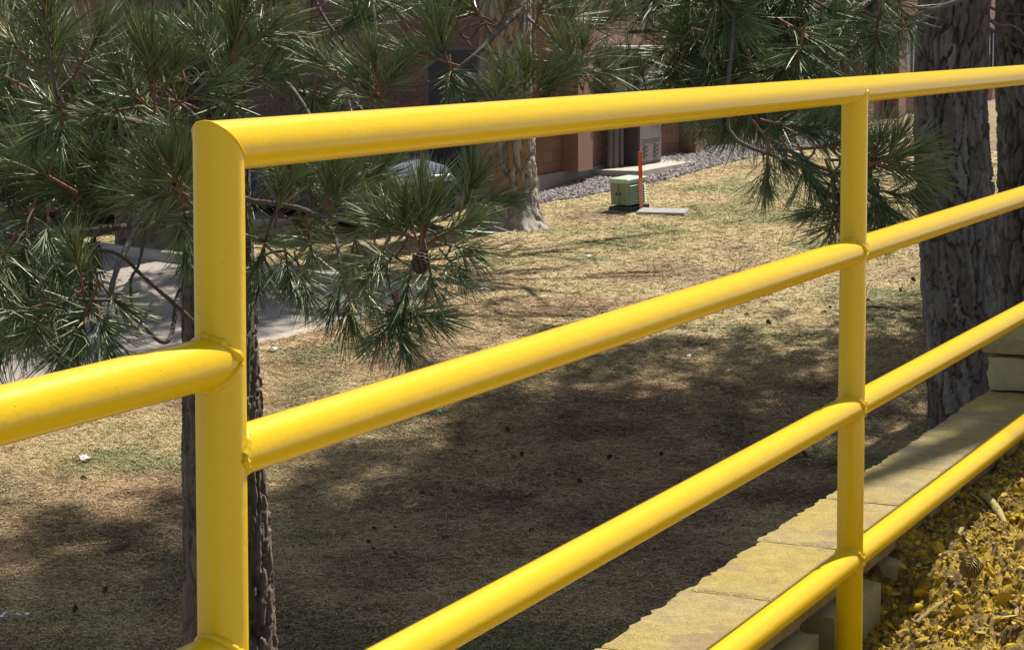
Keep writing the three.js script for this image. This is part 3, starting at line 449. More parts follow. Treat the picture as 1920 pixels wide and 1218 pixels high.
// ---------------------------------------------------------------- parked cars, mostly behind the pine
function car(label, pos, turn, paint) {
  const c = thing('parked_car', label, 'car', pos, null); c.rotation.y = turn;
  const body = mat(paint, 0.85), glass = mat([0.05, 0.07, 0.09], 0.08), black = mat([0.015, 0.015, 0.016], 0.7), chrome = mat([0.5, 0.5, 0.52], 0.25, { metalness: 0.8 }), lamp = mat([0.65, 0.66, 0.68], 0.2), red = mat([0.35, 0.02, 0.02], 0.25);
  const prof = (pts) => { const s = new THREE.Shape(); pts.forEach(([x, y], i) => i ? s.lineTo(x, y) : s.moveTo(x, y)); return s; };
  const lower = prof([[-2.25, 0.28], [-2.28, 0.62], [-2.1, 0.86], [-1.2, 0.93], [1.05, 0.93], [2.05, 0.80], [2.28, 0.62], [2.25, 0.28], [1.75, 0.22], [-1.75, 0.22]]);
  const ex = (s, d, b) => { const g = new THREE.ExtrudeGeometry(s, { depth: d - 2 * b, bevelEnabled: true, bevelThickness: b, bevelSize: b, bevelSegments: 4 }); g.translate(0, 0, -d / 2 + b); return g; };
  part('body', ex(lower, 1.78, 0.07), body, c);
  const cab = ex(prof([[-1.75, 0.93], [-1.15, 1.40], [0.2, 1.43], [1.05, 0.93]]), 1.5, 0.1); part('cabin', cab, body, c);
  part('windscreen', prismQuad([[1.02, 1.0, 0.62], [1.02, 1.0, -0.62], [0.33, 1.43, -0.55], [0.33, 1.43, 0.55]], 0.1), glass, c);
  part('rear_window', prismQuad([[-1.8, 1.0, -0.62], [-1.8, 1.0, 0.62], [-1.26, 1.42, 0.55], [-1.26, 1.42, -0.55]], -0.1), glass, c);
  for (const s of [-1, 1]) for (const q of [[[-1.35, 0.99], [-1.0, 1.35], [-0.28, 1.37], [-0.28, 0.99]], [[-0.2, 0.99], [-0.2, 1.37], [0.2, 1.37], [0.82, 0.99]]]) { const g = new THREE.ShapeGeometry(prof(q)); const e = new THREE.ExtrudeGeometry(prof(q), { depth: 0.012, bevelEnabled: false }); e.translate(0, 0, s * 0.757 - 0.006); part('side_window', e, glass, c); }
  for (const x of [-1.4, 1.42]) for (const s of [-1, 1]) { const w = part('wheel', new THREE.CylinderGeometry(0.33, 0.33, 0.22, 28).rotateX(Math.PI / 2), black, c); w.position.set(x, 0.33, s * 0.80); part('rim', new THREE.CylinderGeometry(0.2, 0.2, 0.23, 20).rotateX(Math.PI / 2), chrome, w); }
  for (const s of [-1, 1]) { part('headlight', new RoundedBoxGeometry(0.12, 0.14, 0.36, 3, 0.04).translate(2.26, 0.68, s * 0.62), lamp, c); part('tail_light', new RoundedBoxGeometry(0.1, 0.16, 0.34, 3, 0.03).translate(-2.28, 0.72, s * 0.64), red, c); part('mirror', new RoundedBoxGeometry(0.12, 0.12, 0.2, 3, 0.04).translate(0.75, 1.02, s * 0.95), body, c); }
  part('bumper', new RoundedBoxGeometry(0.12, 0.16, 1.7, 3, 0.05).translate(2.31, 0.42, 0), black, c); part('bumper', new RoundedBoxGeometry(0.12, 0.16, 1.7, 3, 0.05).translate(-2.31, 0.42, 0), black, c);
  return c;
}
function prismQuad(q, dx) { const pos = []; for (const o of [0, dx * 0.12]) for (const p of q) pos.push(p[0] + 0.035 * Math.sign(dx) + o, p[1] + 0.02 + 0, p[2]); return buildGeo(pos, [0, 1, 2, 0, 2, 3, 4, 6, 5, 4, 7, 6, 0, 4, 1, 1, 4, 5, 1, 5, 2, 2, 5, 6, 2, 6, 3, 3, 6, 7, 3, 7, 0, 0, 7, 4]); }
{ const a = G(610, 402), b = G(110, 398);
  car('slate blue sedan parked behind the pine boughs next to the brick end wall', a, -0.9, [0.055, 0.075, 0.115]);
  car('pale silver sedan parked deep behind the dense pine needles', b, -1.05, [0.16, 0.18, 0.21]); }
// ---------------------------------------------------------------- pines
const barkMats = {
  dark: mat(0xffffff, 0.95, { vertexColors: true, map: rep(barkTex, 1.5, 1.5) }),
  twig: mat([0.16, 0.13, 0.105], 0.9, { map: rep(barkTex, 8, 8), bumpMap: rep(grainBump, 20), bumpScale: 0.002 }),
  grey: mat([0.26, 0.245, 0.23], 0.9, { map: rep(barkTex, 8, 8), bumpMap: rep(grainBump, 20), bumpScale: 0.002 }),
};
// plated bark trunk: axis points with radii; plates are cells stretched up the stem
function trunkGeo(pts, radii, seg, rows, plate, depth, pal, seed, flare = 0) {
  const c = new THREE.CatmullRomCurve3(pts), pos = [], idx = [], col = [], uv = [], L = c.getLength(), rAt = (t) => { const k = t * (radii.length - 1), i = Math.min(radii.length - 2, Math.floor(k)); return lerp(radii[i], radii[i + 1], k - i); };
  const cells = Math.max(6, Math.round(2 * Math.PI * radii[0] / plate));
  for (let i = 0; i <= rows; i++) {
    const t = i / rows, p = c.getPointAt(t), r = rAt(t), y = t * L;
    for (let k = 0; k <= seg; k++) {
      const a = (k % seg) / seg, th = a * Math.PI * 2, cx = Math.cos(th), sx = Math.sin(th), q0 = fbm(cx * 1.8 + 5, y * 1.1 + sx * 1.8, 3, seed + 2) - 0.5, q1 = fbm(cx * cells * 0.16 + 3, y / plate * 0.22 + sx * cells * 0.16, 3, seed + 3) - 0.5;
      const wx = a * cells + 1.1 * q0 + 1.5 * q1, w = worley(wx, y / (plate * 3.8) + 1.2 * (fbm(cx * 4, sx * 4 + y * 3, 2, seed + 7) - 0.5), seed, cells), edge = w[1] - w[0] + 0.35 * q1;
      const fine = fbm(cx * cells * 0.5 + y * 2, sx * cells * 0.5 + y / plate * 1.1, 4, seed + 20), flake = fbm(cx * cells * 0.9, y / plate * 2.6 + sx * cells * 0.9, 2, seed + 31), h = smooth(0.02, 0.14, edge) * (0.75 + 0.3 * w[2]) + 0.75 * (fine - 0.5) + 0.4 * (flake - 0.5);
      const big = 1 + 0.10 * (fbm(Math.cos(th) * 1.2 + 9, Math.sin(th) * 1.2 + y * 0.7, 2, seed + 4) - 0.5);
      const fl = flare * Math.exp(-Math.max(0, y - 0.2) / 0.2) * (0.5 + fbm(Math.cos(th) * 2.2, Math.sin(th) * 2.2, 2, seed + 8));
      const rr = r * big + depth * (h - 0.6) + fl; pos.push(p.x + Math.cos(th) * rr, p.y, p.z + Math.sin(th) * rr); uv.push(a * 2 * Math.PI * radii[0], y);
      const q = pal[Math.floor(w[2] * 0.999 * pal.length)], m = 0.75 + 0.55 * fine; col.push(q[0] * m, q[1] * m, q[2] * m);
    }
  }
  for (let i = 0; i < rows; i++) for (let k = 0; k < seg; k++) { const a = i * (seg + 1) + k, b = a + seg + 1; idx.push(a, b, a + 1, b, b + 1, a + 1); }
  return buildGeo(pos, idx, col, uv);
}
const palDark = [[0.115, 0.085, 0.062], [0.14, 0.105, 0.08], [0.095, 0.07, 0.055], [0.165, 0.13, 0.10]], palGrey = [[0.145, 0.125, 0.105], [0.175, 0.155, 0.135], [0.125, 0.10, 0.08], [0.205, 0.185, 0.165]], palOld = [[0.30, 0.25, 0.21], [0.27, 0.16, 0.095], [0.22, 0.19, 0.17], [0.33, 0.29, 0.25]];
// needle tufts: long bent needles round the end of a shoot (grows along +y, needle length about 0.15)
function tuftGeo(seed, n, spread, width, L = 0.15, twig = 0.085) {
  const R = rng(seed), pos = [], idx = [], col = [], lobe = R() * 6.28, thin = 0.35 + 0.4 * R();
  for (let i = 0; i < n; i++) {                                                       // bundles of two or three needles
    const t = Math.pow(R(), 0.85), az = R() * 6.2832; if (R() < thin * Math.max(0, Math.cos(az - lobe))) continue;
    const a = lerp(spread, spread * 0.25, t) + (R() - 0.5) * 0.7, L0 = L * (0.6 + 0.55 * R()) * lerp(1.0, 0.82, t * t), bend0 = (R() - 0.45) * 0.9, b0 = V((R() - 0.5) * 0.004, t * twig, (R() - 0.5) * 0.004), tone = R(), dead = R() < 0.05, m = R() < 0.5 ? 2 : 3;
    for (let f = 0; f < m; f++) {
      const aa = a + (R() - 0.5) * 0.16, zz = az + (R() - 0.5) * 0.2, len = L0 * (0.9 + 0.15 * R()), bend = bend0 + (R() - 0.5) * 0.25, sag = 0.10 * R();
      const dir = V(Math.sin(aa) * Math.cos(zz), Math.cos(aa), Math.sin(aa) * Math.sin(zz)), out = V(Math.cos(zz), -0.15, Math.sin(zz)), side = V(R() - 0.5, R() - 0.5, R() - 0.5).cross(dir).normalize(), k0 = pos.length / 3, S = 4;
      const c = dead ? [0.36, 0.26, 0.10] : mix3([0.09, 0.12, 0.042], [0.265, 0.295, 0.115], clamp(tone * tone * 0.8 + 0.2 * t + (R() - 0.5) * 0.15));
      for (let s = 0; s <= S; s++) { const u = s / S, p = b0.clone().addScaledVector(dir, len * u).addScaledVector(out, bend * len * u * u * 0.5).addScaledVector(side, sag * len * u * u), w = width * (s === S ? 0.12 : 1 - 0.25 * u) * 0.5; for (const q of [-1, 1]) { const v = p.clone().addScaledVector(side, q * w); pos.push(v.x, v.y, v.z); col.push(c[0], c[1], c[2]); } }
      for (let s = 0; s < S; s++) { const a0 = k0 + s * 2; idx.push(a0, a0 + 1, a0 + 2, a0 + 1, a0 + 3, a0 + 2); }
    }
  }
  return buildGeo(pos, idx, col);
}
const needleMat = [[1, 1, 0.96], [0.8, 0.88, 0.86], [1, 0.96, 0.78]].map((c, i) => new THREE.MeshStandardMaterial({ color: lin(...c), vertexColors: true, roughness: [0.48, 0.52, 0.44][i], side: THREE.DoubleSide })), crownMat = new THREE.MeshStandardMaterial({ color: lin(0.8, 0.88, 0.86), vertexColors: true, roughness: 0.6, side: THREE.DoubleSide });
const tufts = [0, 1, 2, 3].map((k) => tuftGeo(500 + k, 82, [1.0, 1.2, 0.9, 1.35][k], 0.0026)).concat([0, 1].map((k) => tuftGeo(540 + k, 78, 1.7, 0.0026)), [0, 1].map((k) => tuftGeo(560 + k, 80, 0.7, 0.0026)));
const shoot = limbGeo([V(0, -0.05, 0), V(0.002, 0.02, 0), V(0, 0.088, 0)], 0.0045, 0.003, 7, 3, 0.2, 3), shootMat = mat([0.20, 0.085, 0.045], 0.8);
let nTuft = 0;
function addTuft(parent, base, dir, scale, kind, seed, m) {
  const R = rng(seed * 7 + 1), t = part('needle_tuft', tufts[kind], needleMat[m], parent); t.position.copy(base); t.quaternion.setFromUnitVectors(UP, dir.clone().normalize()); t.rotateY(R() * 6.28); t.scale.setScalar(scale); nTuft++;
  part('shoot', shoot, shootMat, parent); const s = parent.children[parent.children.length - 1]; s.position.copy(t.position); s.quaternion.copy(t.quaternion); s.scale.setScalar(scale); return t;
}
const px3 = (a) => P(a[0], a[1], a[2]);
// a limb with its twigs as one branch, tufts under it. list: [px, py, dx, dy, dz, needle px, Z, kind, material]
function bough(tree, pts, r0, r1, list, seed, bark = barkMats.twig) {
  const path = pts.map(px3), curve = new THREE.CatmullRomCurve3(path), geos = [limbGeo(path, r0, r1, 9, 8, 0.14, seed)], samples = curve.getPoints(60), R = rng(seed * 13 + 5), made = [];
  for (const q of list) {
    const base = P(q[0], q[1], q[6]), dir = P(q[0] + q[2], q[1] + q[3], q[6]).sub(base).normalize().multiplyScalar(1); dir.z += q[4]; dir.normalize();
    let best = 0, bd = 1e9; samples.forEach((s, i) => { const d = s.distanceTo(base) + 0.0015 * i; if (d < bd) { bd = d; best = i; } });
    for (const e of made) { const d = e.distanceTo(base) * 1.05; if (d < bd) { bd = d; best = e; } }
    const a = typeof best === 'number' ? samples[best] : best, len = a.distanceTo(base);
    if (len > 0.03) { const m1 = a.clone().lerp(base, 0.4).add(V((R() - 0.5) * 0.12 * len, (R() - 0.3) * 0.2 * len, (R() - 0.5) * 0.12 * len)), m2 = base.clone().addScaledVector(dir, -0.22 * len).lerp(a, 0.08); geos.push(limbGeo([a.clone(), m1, m2, base.clone()], Math.min(r1 * 1.6, 0.004 + 0.006 * len), 0.0035, 6, 4, 0.16, seed + Math.floor(R() * 99))); }
    made.push(base); q.base = base; q.dir = dir;
  }
  const b = part('branch', merge(geos), bark, tree);
  list.forEach((q, i) => addTuft(b, q.base, q.dir, 1.0 * q[5] * q[6] / F / 0.15 * (0.85 + 0.3 * h2(i, seed, 3)), q[7], seed * 100 + i, q[8]));
  return b;
}
function scatter(n, x0, x1, y0, y1, z0, z1, dirFn, len, seed, mats = [0, 1], keep) {
  const R = rng(seed), out = []; let guard = 0;
  while (out.length < n && guard++ < n * 30) { const x = lerp(x0, x1, R()), y = lerp(y0, y1, R()); if (keep && !keep(x, y)) continue; if (out.some((q) => Math.hypot(q[0] - x, q[1] - y) < 17)) continue; const d = dirFn(x, y, R); out.push([x, y, d[0], d[1], d[2], len * (0.75 + 0.45 * R()), lerp(z0, z1, R()), [0, 1, 2, 3, 4, 5, 6, 7][Math.floor(R() * 8)], mats[Math.floor(R() * mats.length)]]); }
  return out;
}
// --- the near pine behind the left post
const TA = P(425, 700, 8.6);
const pineA = thing('pine_tree', 'nearest pine behind the yellow corner post with long needled boughs and cones', 'pine tree', V(0, 0, 0));
{
  const gy = groundY(TA.x, TA.z), at = (px, py) => P(px, py, 8.6);
  part('trunk', trunkGeo([at(432, 1700).setY(gy - 0.2), at(430, 1400), at(429, 1200), at(421, 950), at(410, 620), at(404, 300), at(396, 0), at(392, -500), at(388, -900)], [0.235, 0.20, 0.19, 0.178, 0.148, 0.12, 0.11, 0.08, 0.05], 130, 900, 0.055, 0.032, palDark, 71), barkMats.dark, pineA);
  const up = (x, y, R) => [(R() - 0.5) * 0.9, -1, (R() - 0.3) * 0.7], left = (x, y, R) => [-0.8 - 0.3 * R(), -0.9 + 0.9 * R(), (R() - 0.3) * 0.8], down = (x, y, R) => [(R() - 0.5) * 1.2, 0.5 + 0.6 * R(), (R() - 0.3) * 0.8], any = (x, y, R) => [(R() - 0.5) * 2, (R() - 0.55) * 1.6, (R() - 0.3) * 1.0], right = (x, y, R) => [0.9, -0.6 + 0.8 * R(), (R() - 0.3) * 0.7];
  // long upright shoot at the left
  bough(pineA, [[405, 300, 8.5], [260, 230, 7.6], [140, 205, 7.0], [108, 185, 6.8], [92, 90, 6.7], [80, -30, 6.7]], 0.016, 0.006, [[107, 170, -0.1, -1, 0.2, 118, 6.8, 0, 2], [96, 110, -0.1, -1, 0, 125, 6.75, 1, 0], [90, 55, -0.05, -1, 0.3, 130, 6.7, 2, 2], [84, 0, 0, -1, 0, 130, 6.7, 6, 2], [60, 120, -0.7, -0.8, 0.2, 110, 6.8, 3, 0], [20, 70, -0.6, -1, 0, 120, 7.0, 0, 0], [20, 150, -0.8, -0.4, 0, 110, 7.1, 1, 1], [150, 120, 0.6, -1, -0.1, 110, 6.9, 2, 0], [112, 195, 0.1, 0.9, 0.3, 95, 6.8, 4, 1], [95, 215, -0.5, 0.8, 0.3, 100, 6.8, 0, 1]], 11);
  bough(pineA, [[405, 260, 8.5], [330, 190, 7.4], [290, 180, 7.1], [284, 150, 7.0]], 0.012, 0.005, [[288, 168, 0.02, -1, 0.3, 118, 7.0, 6, 2], [280, 150, -0.2, -1, 0.1, 118, 7.0, 7, 2], [310, 165, 0.5, -1, 0.2, 105, 7.0, 2, 0], [255, 175, -0.7, -0.8, 0.2, 100, 7.0, 1, 0], [350, 185, 0.8, -0.5, 0, 95, 7.1, 0, 1], [230, 205, -0.8, 0.1, 0.2, 100, 7.1, 4, 1], [320, 210, 0.2, 0.7, 0.4, 95, 7.1, 3, 1]], 12);
  bough(pineA, [[405, 220, 8.5], [400, 165, 7.6], [425, 140, 7.3], [442, 95, 7.2]], 0.012, 0.005, [[428, 138, 0.1, -1, 0.3, 112, 7.3, 2, 0], [440, 95, 0.1, -1, 0.2, 118, 7.2, 6, 2], [455, 45, 0.2, -1, 0.1, 120, 7.2, 0, 2], [395, 110, -0.5, -0.9, 0.1, 100, 7.3, 1, 0], [480, 80, 0.8, -0.9, 0, 105, 7.3, 3, 0], [470, 150, 0.9, -0.2, 0.1, 95, 7.4, 0, 1], [420, 170, 0.4, 0.7, 0.3, 90, 7.4, 4, 1], [500, 20, 0.7, -1, 0, 110, 7.4, 7, 2]], 13);
  bough(pineA, [[405, 420, 8.5], [360, 385, 7.4], [335, 358, 7.0], [325, 345, 6.9]], 0.011, 0.005, [[333, 352, -0.3, -1, 0.4, 112, 6.9, 2, 2], [322, 350, -0.9, -0.6, 0.3, 108, 6.9, 6, 2], [340, 345, 0.1, -1, 0.1, 100, 6.9, 6, 0], [325, 365, -1, 0.0, 0.3, 100, 6.95, 1, 0], [345, 400, -0.2, 0.9, 0.3, 90, 7.0, 3, 1], [350, 440, 0, 1, 0.2, 90, 7.1, 0, 1]], 14);
  // fill of the left mass
  bough(pineA, [[405, 330, 8.6], [300, 300, 8.4], [180, 290, 8.2], [60, 270, 8.0], [-60, 240, 8.0]], 0.022, 0.008, scatter(80, -40, 350, 190, 410, 7.6, 8.8, left, 100, 21, [0, 1, 2]), 15);
  bough(pineA, [[405, 200, 8.7], [280, 120, 8.6], [150, 70, 8.4], [0, 30, 8.2]], 0.02, 0.008, scatter(34, -40, 560, 20, 240, 8.0, 8.9, up, 92, 22, [0, 1, 1], (x, y) => !(x > 190 && x < 390 && y < 115)), 16);
  bough(pineA, [[408, 430, 8.5], [300, 420, 8.2], [180, 430, 7.9], [70, 440, 7.7], [-40, 450, 7.6]], 0.018, 0.007, scatter(34, -40, 200, 400, 570, 7.3, 8.2, down, 92, 23, [0, 1]), 17);
  bough(pineA, [[408, 560, 8.5], [345, 540, 8.2], [300, 640, 7.4], [225, 568, 7.3], [170, 562, 7.2], [128, 560, 7.2]], 0.012, 0.006, [[170, 565, -0.3, 0.9, 0.4, 105, 7.2, 4, 1], [130, 560, -0.8, 0.5, 0.4, 110, 7.2, 0, 0], [150, 520, -0.1, -1, 0.3, 95, 7.2, 2, 0], [185, 590, 0.3, 1, 0.3, 105, 7.2, 1, 1], [75, 585, -0.3, 0.9, 0.4, 105, 7.1, 4, 0], [60, 575, -1, 0.2, 0.3, 100, 7.1, 3, 1], [30, 620, -0.6, 0.9, 0.2, 100, 7.2, 0, 1], [110, 620, 0.1, 1, 0.3, 100, 7.2, 5, 1], [20, 545, -0.8, -0.4, 0.1, 95, 7.3, 1, 0], [150, 610, -0.2, 1, 0.1, 100, 7.3, 2, 1], [0, 660, -0.4, 1, 0.1, 95, 7.3, 0, 1], [200, 545, 0.5, 0.6, 0.1, 90, 7.3, 3, 0]], 18);
  // bare grey stem and twigs in front of the boulders
  bough(pineA, [[300, 380, 8.3], [268, 392, 7.8], [242, 452, 7.7], [215, 515, 7.6], [204, 565, 7.6]], 0.014, 0.010, [[330, 395, 0.2, -1, 0.2, 90, 7.8, 1, 0]], 19, barkMats.grey);
  bough(pineA, [[145, 468, 7.7], [220, 476, 7.6], [270, 520, 7.6], [332, 575, 7.9], [400, 640, 8.5]], 0.006, 0.010, [[110, 470, -1, 0.2, 0.2, 95, 7.6, 0, 1]], 20);
  bough(pineA, [[272, 430, 7.6], [258, 500, 7.55], [246, 520, 7.55], [246, 575, 7.6]], 0.006, 0.005, [[290, 420, 0.6, -0.6, 0.2, 80, 7.6, 0, 0]], 24);
  // right of the post
  bough(pineA, [[420, 350, 8.5], [470, 376, 7.7], [530, 384, 7.4], [588, 402, 7.2], [625, 440, 7.2], [638, 500, 7.1], [648, 540, 7.1]], 0.017, 0.006, [[652, 545, 0.1, 1, 0.3, 100, 7.1, 2, 0], [640, 530, -0.3, 1, 0.2, 95, 7.1, 7, 1], [675, 530, 0.6, 0.9, 0.2, 100, 7.1, 0, 0], [500, 440, -0.2, 0.9, 0.4, 95, 7.4, 4, 1], [535, 470, 0.2, 1, 0.3, 95, 7.4, 0, 1], [560, 500, 0.3, 0.9, 0.2, 95, 7.4, 1, 1], [490, 500, -0.1, 1, 0.3, 90, 7.5, 3, 1], [520, 400, 0.2, -0.9, 0.3, 95, 7.4, 2, 0], [610, 380, 0.2, -1, 0.3, 105, 7.2, 6, 2], [625, 385, 0.6, -0.8, 0.2, 95, 7.2, 1, 0], [580, 430, 0.1, 0.8, 0.3, 90, 7.2, 5, 0], [545, 350, 0.0, -1, 0.2, 90, 7.5, 1, 0]], 25);
  bough(pineA, [[590, 402, 7.2], [660, 415, 7.0], [730, 430, 6.8], [785, 445, 6.6], [800, 420, 6.5]], 0.009, 0.005, [[790, 440, 0.0, -1, 0.3, 118, 6.5, 6, 2], [800, 430, 0.35, -1, 0.3, 112, 6.5, 2, 0], [775, 435, -0.4, -1, 0.2, 112, 6.5, 7, 2], [765, 440, -0.9, -0.5, 0.3, 115, 6.5, 1, 0], [830, 440, 0.9, -0.5, 0.2, 100, 6.55, 0, 0], [845, 460, 1, 0.15, 0.2, 92, 6.6, 3, 1], [800, 480, 0.2, 1, 0.3, 100, 6.5, 4, 1], [840, 485, 0.7, 0.8, 0.1, 88, 6.6, 1, 1], [740, 480, -0.7, 0.7, 0.3, 100, 6.6, 5, 0], [715, 470, -0.6, 0.9, 0.2, 100, 6.6, 0, 0], [770, 510, -0.2, 1, 0.2, 95, 6.6, 2, 1], [700, 440, -0.1, -1, 0.3, 95, 6.8, 1, 0], [670, 440, -0.3, 0.9, 0.3, 90, 6.9, 3, 0]], 26);
  bough(pineA, [[730, 432, 6.8], [720, 480, 6.7], [735, 550, 6.6], [745, 580, 6.6]], 0.006, 0.004, [[745, 582, 0, 0.9, 0.5, 112, 6.6, 5, 1], [748, 590, 0.2, 1, 0.1, 105, 6.6, 4, 1], [740, 588, -0.6, 0.9, 0.3, 100, 6.6, 1, 1], [760, 580, 0.9, 0.2, 0.3, 105, 6.6, 0, 1]], 27);
  bough(pineA, [[800, 420, 6.6], [850, 400, 6.9], [880, 368, 7.0]], 0.005, 0.004, [[880, 368, 0.1, -1, 0.2, 95, 7.0, 6, 0], [892, 378, 0.9, -0.1, 0.2, 100, 7.0, 2, 1], [870, 385, 0.4, -0.9, 0.1, 90, 7.0, 1, 0]], 28);
  bough(pineA, [[405, 120, 8.6], [520, 140, 8.2], [600, 250, 7.9], [640, 340, 7.8]], 0.014, 0.006, scatter(20, 470, 720, 290, 420, 7.6, 8.2, any, 90, 29, [0, 0, 2]), 30);
  // top centre
  bough(pineA, [[400, -250, 8.4], [700, -160, 7.8], [900, -70, 7.5], [985, -10, 7.4], [930, 62, 7.2], [880, 112, 7.1], [840, 142, 7.1], [770, 162, 7.0], [712, 168, 7.0]], 0.022, 0.006, [[712, 165, -0.2, -1, 0.3, 108, 7.0, 2, 0], [700, 168, -0.6, -0.8, 0.3, 100, 7.0, 6, 0], [725, 170, 0.5, -0.9, 0.2, 95, 7.0, 0, 1], [700, 175, -0.4, 0.8, 0.3, 78, 7.0, 4, 0], [835, 108, -0.3, -1, 0.3, 100, 7.1, 7, 0], [830, 115, -1, -0.3, 0.2, 95, 7.1, 2, 0], [845, 125, 0.1, 0.9, 0.4, 80, 7.1, 1, 1], [860, 60, -0.6, -0.7, 0.2, 100, 7.3, 0, 0], [900, 30, -0.5, -0.8, 0.2, 108, 7.3, 1, 2], [870, 20, -0.9, -0.3, 0.2, 100, 7.3, 3, 0], [940, 40, 0.4, -1, 0.1, 100, 7.3, 2, 0], [640, 150, -0.7, -0.6, 0, 90, 7.4, 0, 0], [800, 10, -0.6, -0.6, 0.1, 95, 7.5, 1, 0]], 31, barkMats.twig);
  bough(pineA, [[988, -20, 7.4], [984, 40, 7.3], [974, 112, 7.2], [985, 172, 7.1]], 0.008, 0.005, [[985, 178, 0.05, -1, 0.3, 88, 7.1, 2, 2], [1005, 175, 0.4, -1, 0.3, 85, 7.1, 6, 0], [965, 178, -0.4, -1, 0.2, 80, 7.1, 1, 0], [1015, 170, 0.8, -0.7, 0.2, 80, 7.1, 7, 0], [940, 195, -0.9, -0.5, 0.2, 70, 7.1, 0, 0]], 32, barkMats.grey);
  bough(pineA, [[986, 30, 7.4], [1030, 70, 7.3], [1062, 108, 7.2], [1080, 132, 7.2]], 0.007, 0.004, [[1085, 135, 0.2, -1, 0.3, 95, 7.2, 4, 0], [1095, 140, 0.9, -0.2, 0.3, 88, 7.2, 5, 0], [1080, 140, -0.4, -0.9, 0.3, 85, 7.2, 1, 0], [1100, 150, 0.8, 0.5, 0.3, 75, 7.2, 0, 1], [1060, 150, -0.7, 0.5, 0.2, 75, 7.2, 2, 1], [1050, 60, 0.6, -0.8, 0.1, 95, 7.3, 3, 0], [1100, 60, 0.8, -0.5, 0.1, 95, 7.4, 0, 1], [1010, 30, 0.3, -0.9, 0.1, 95, 7.3, 1, 0]], 33, barkMats.grey);
  bough(pineA, [[900, 92, 7.15], [935, 100, 7.1], [972, 112, 7.1]], 0.004, 0.003, [], 34); bough(pineA, [[862, 128, 7.1], [890, 150, 7.05], [925, 192, 7.0]], 0.005, 0.003, [[928, 195, 0.3, -0.9, 0.2, 70, 7.0, 1, 0]], 35, barkMats.grey);
  bough(pineA, [[520, -250, 8.8], [560, -80, 8.6], [600, 20, 8.5], [650, 90, 8.4]], 0.014, 0.006, scatter(13, 520, 720, -40, 210, 8.1, 8.9, any, 90, 36, [0, 1], (x, y) => x < 640 || y < 10 || y > 160), 37);
}
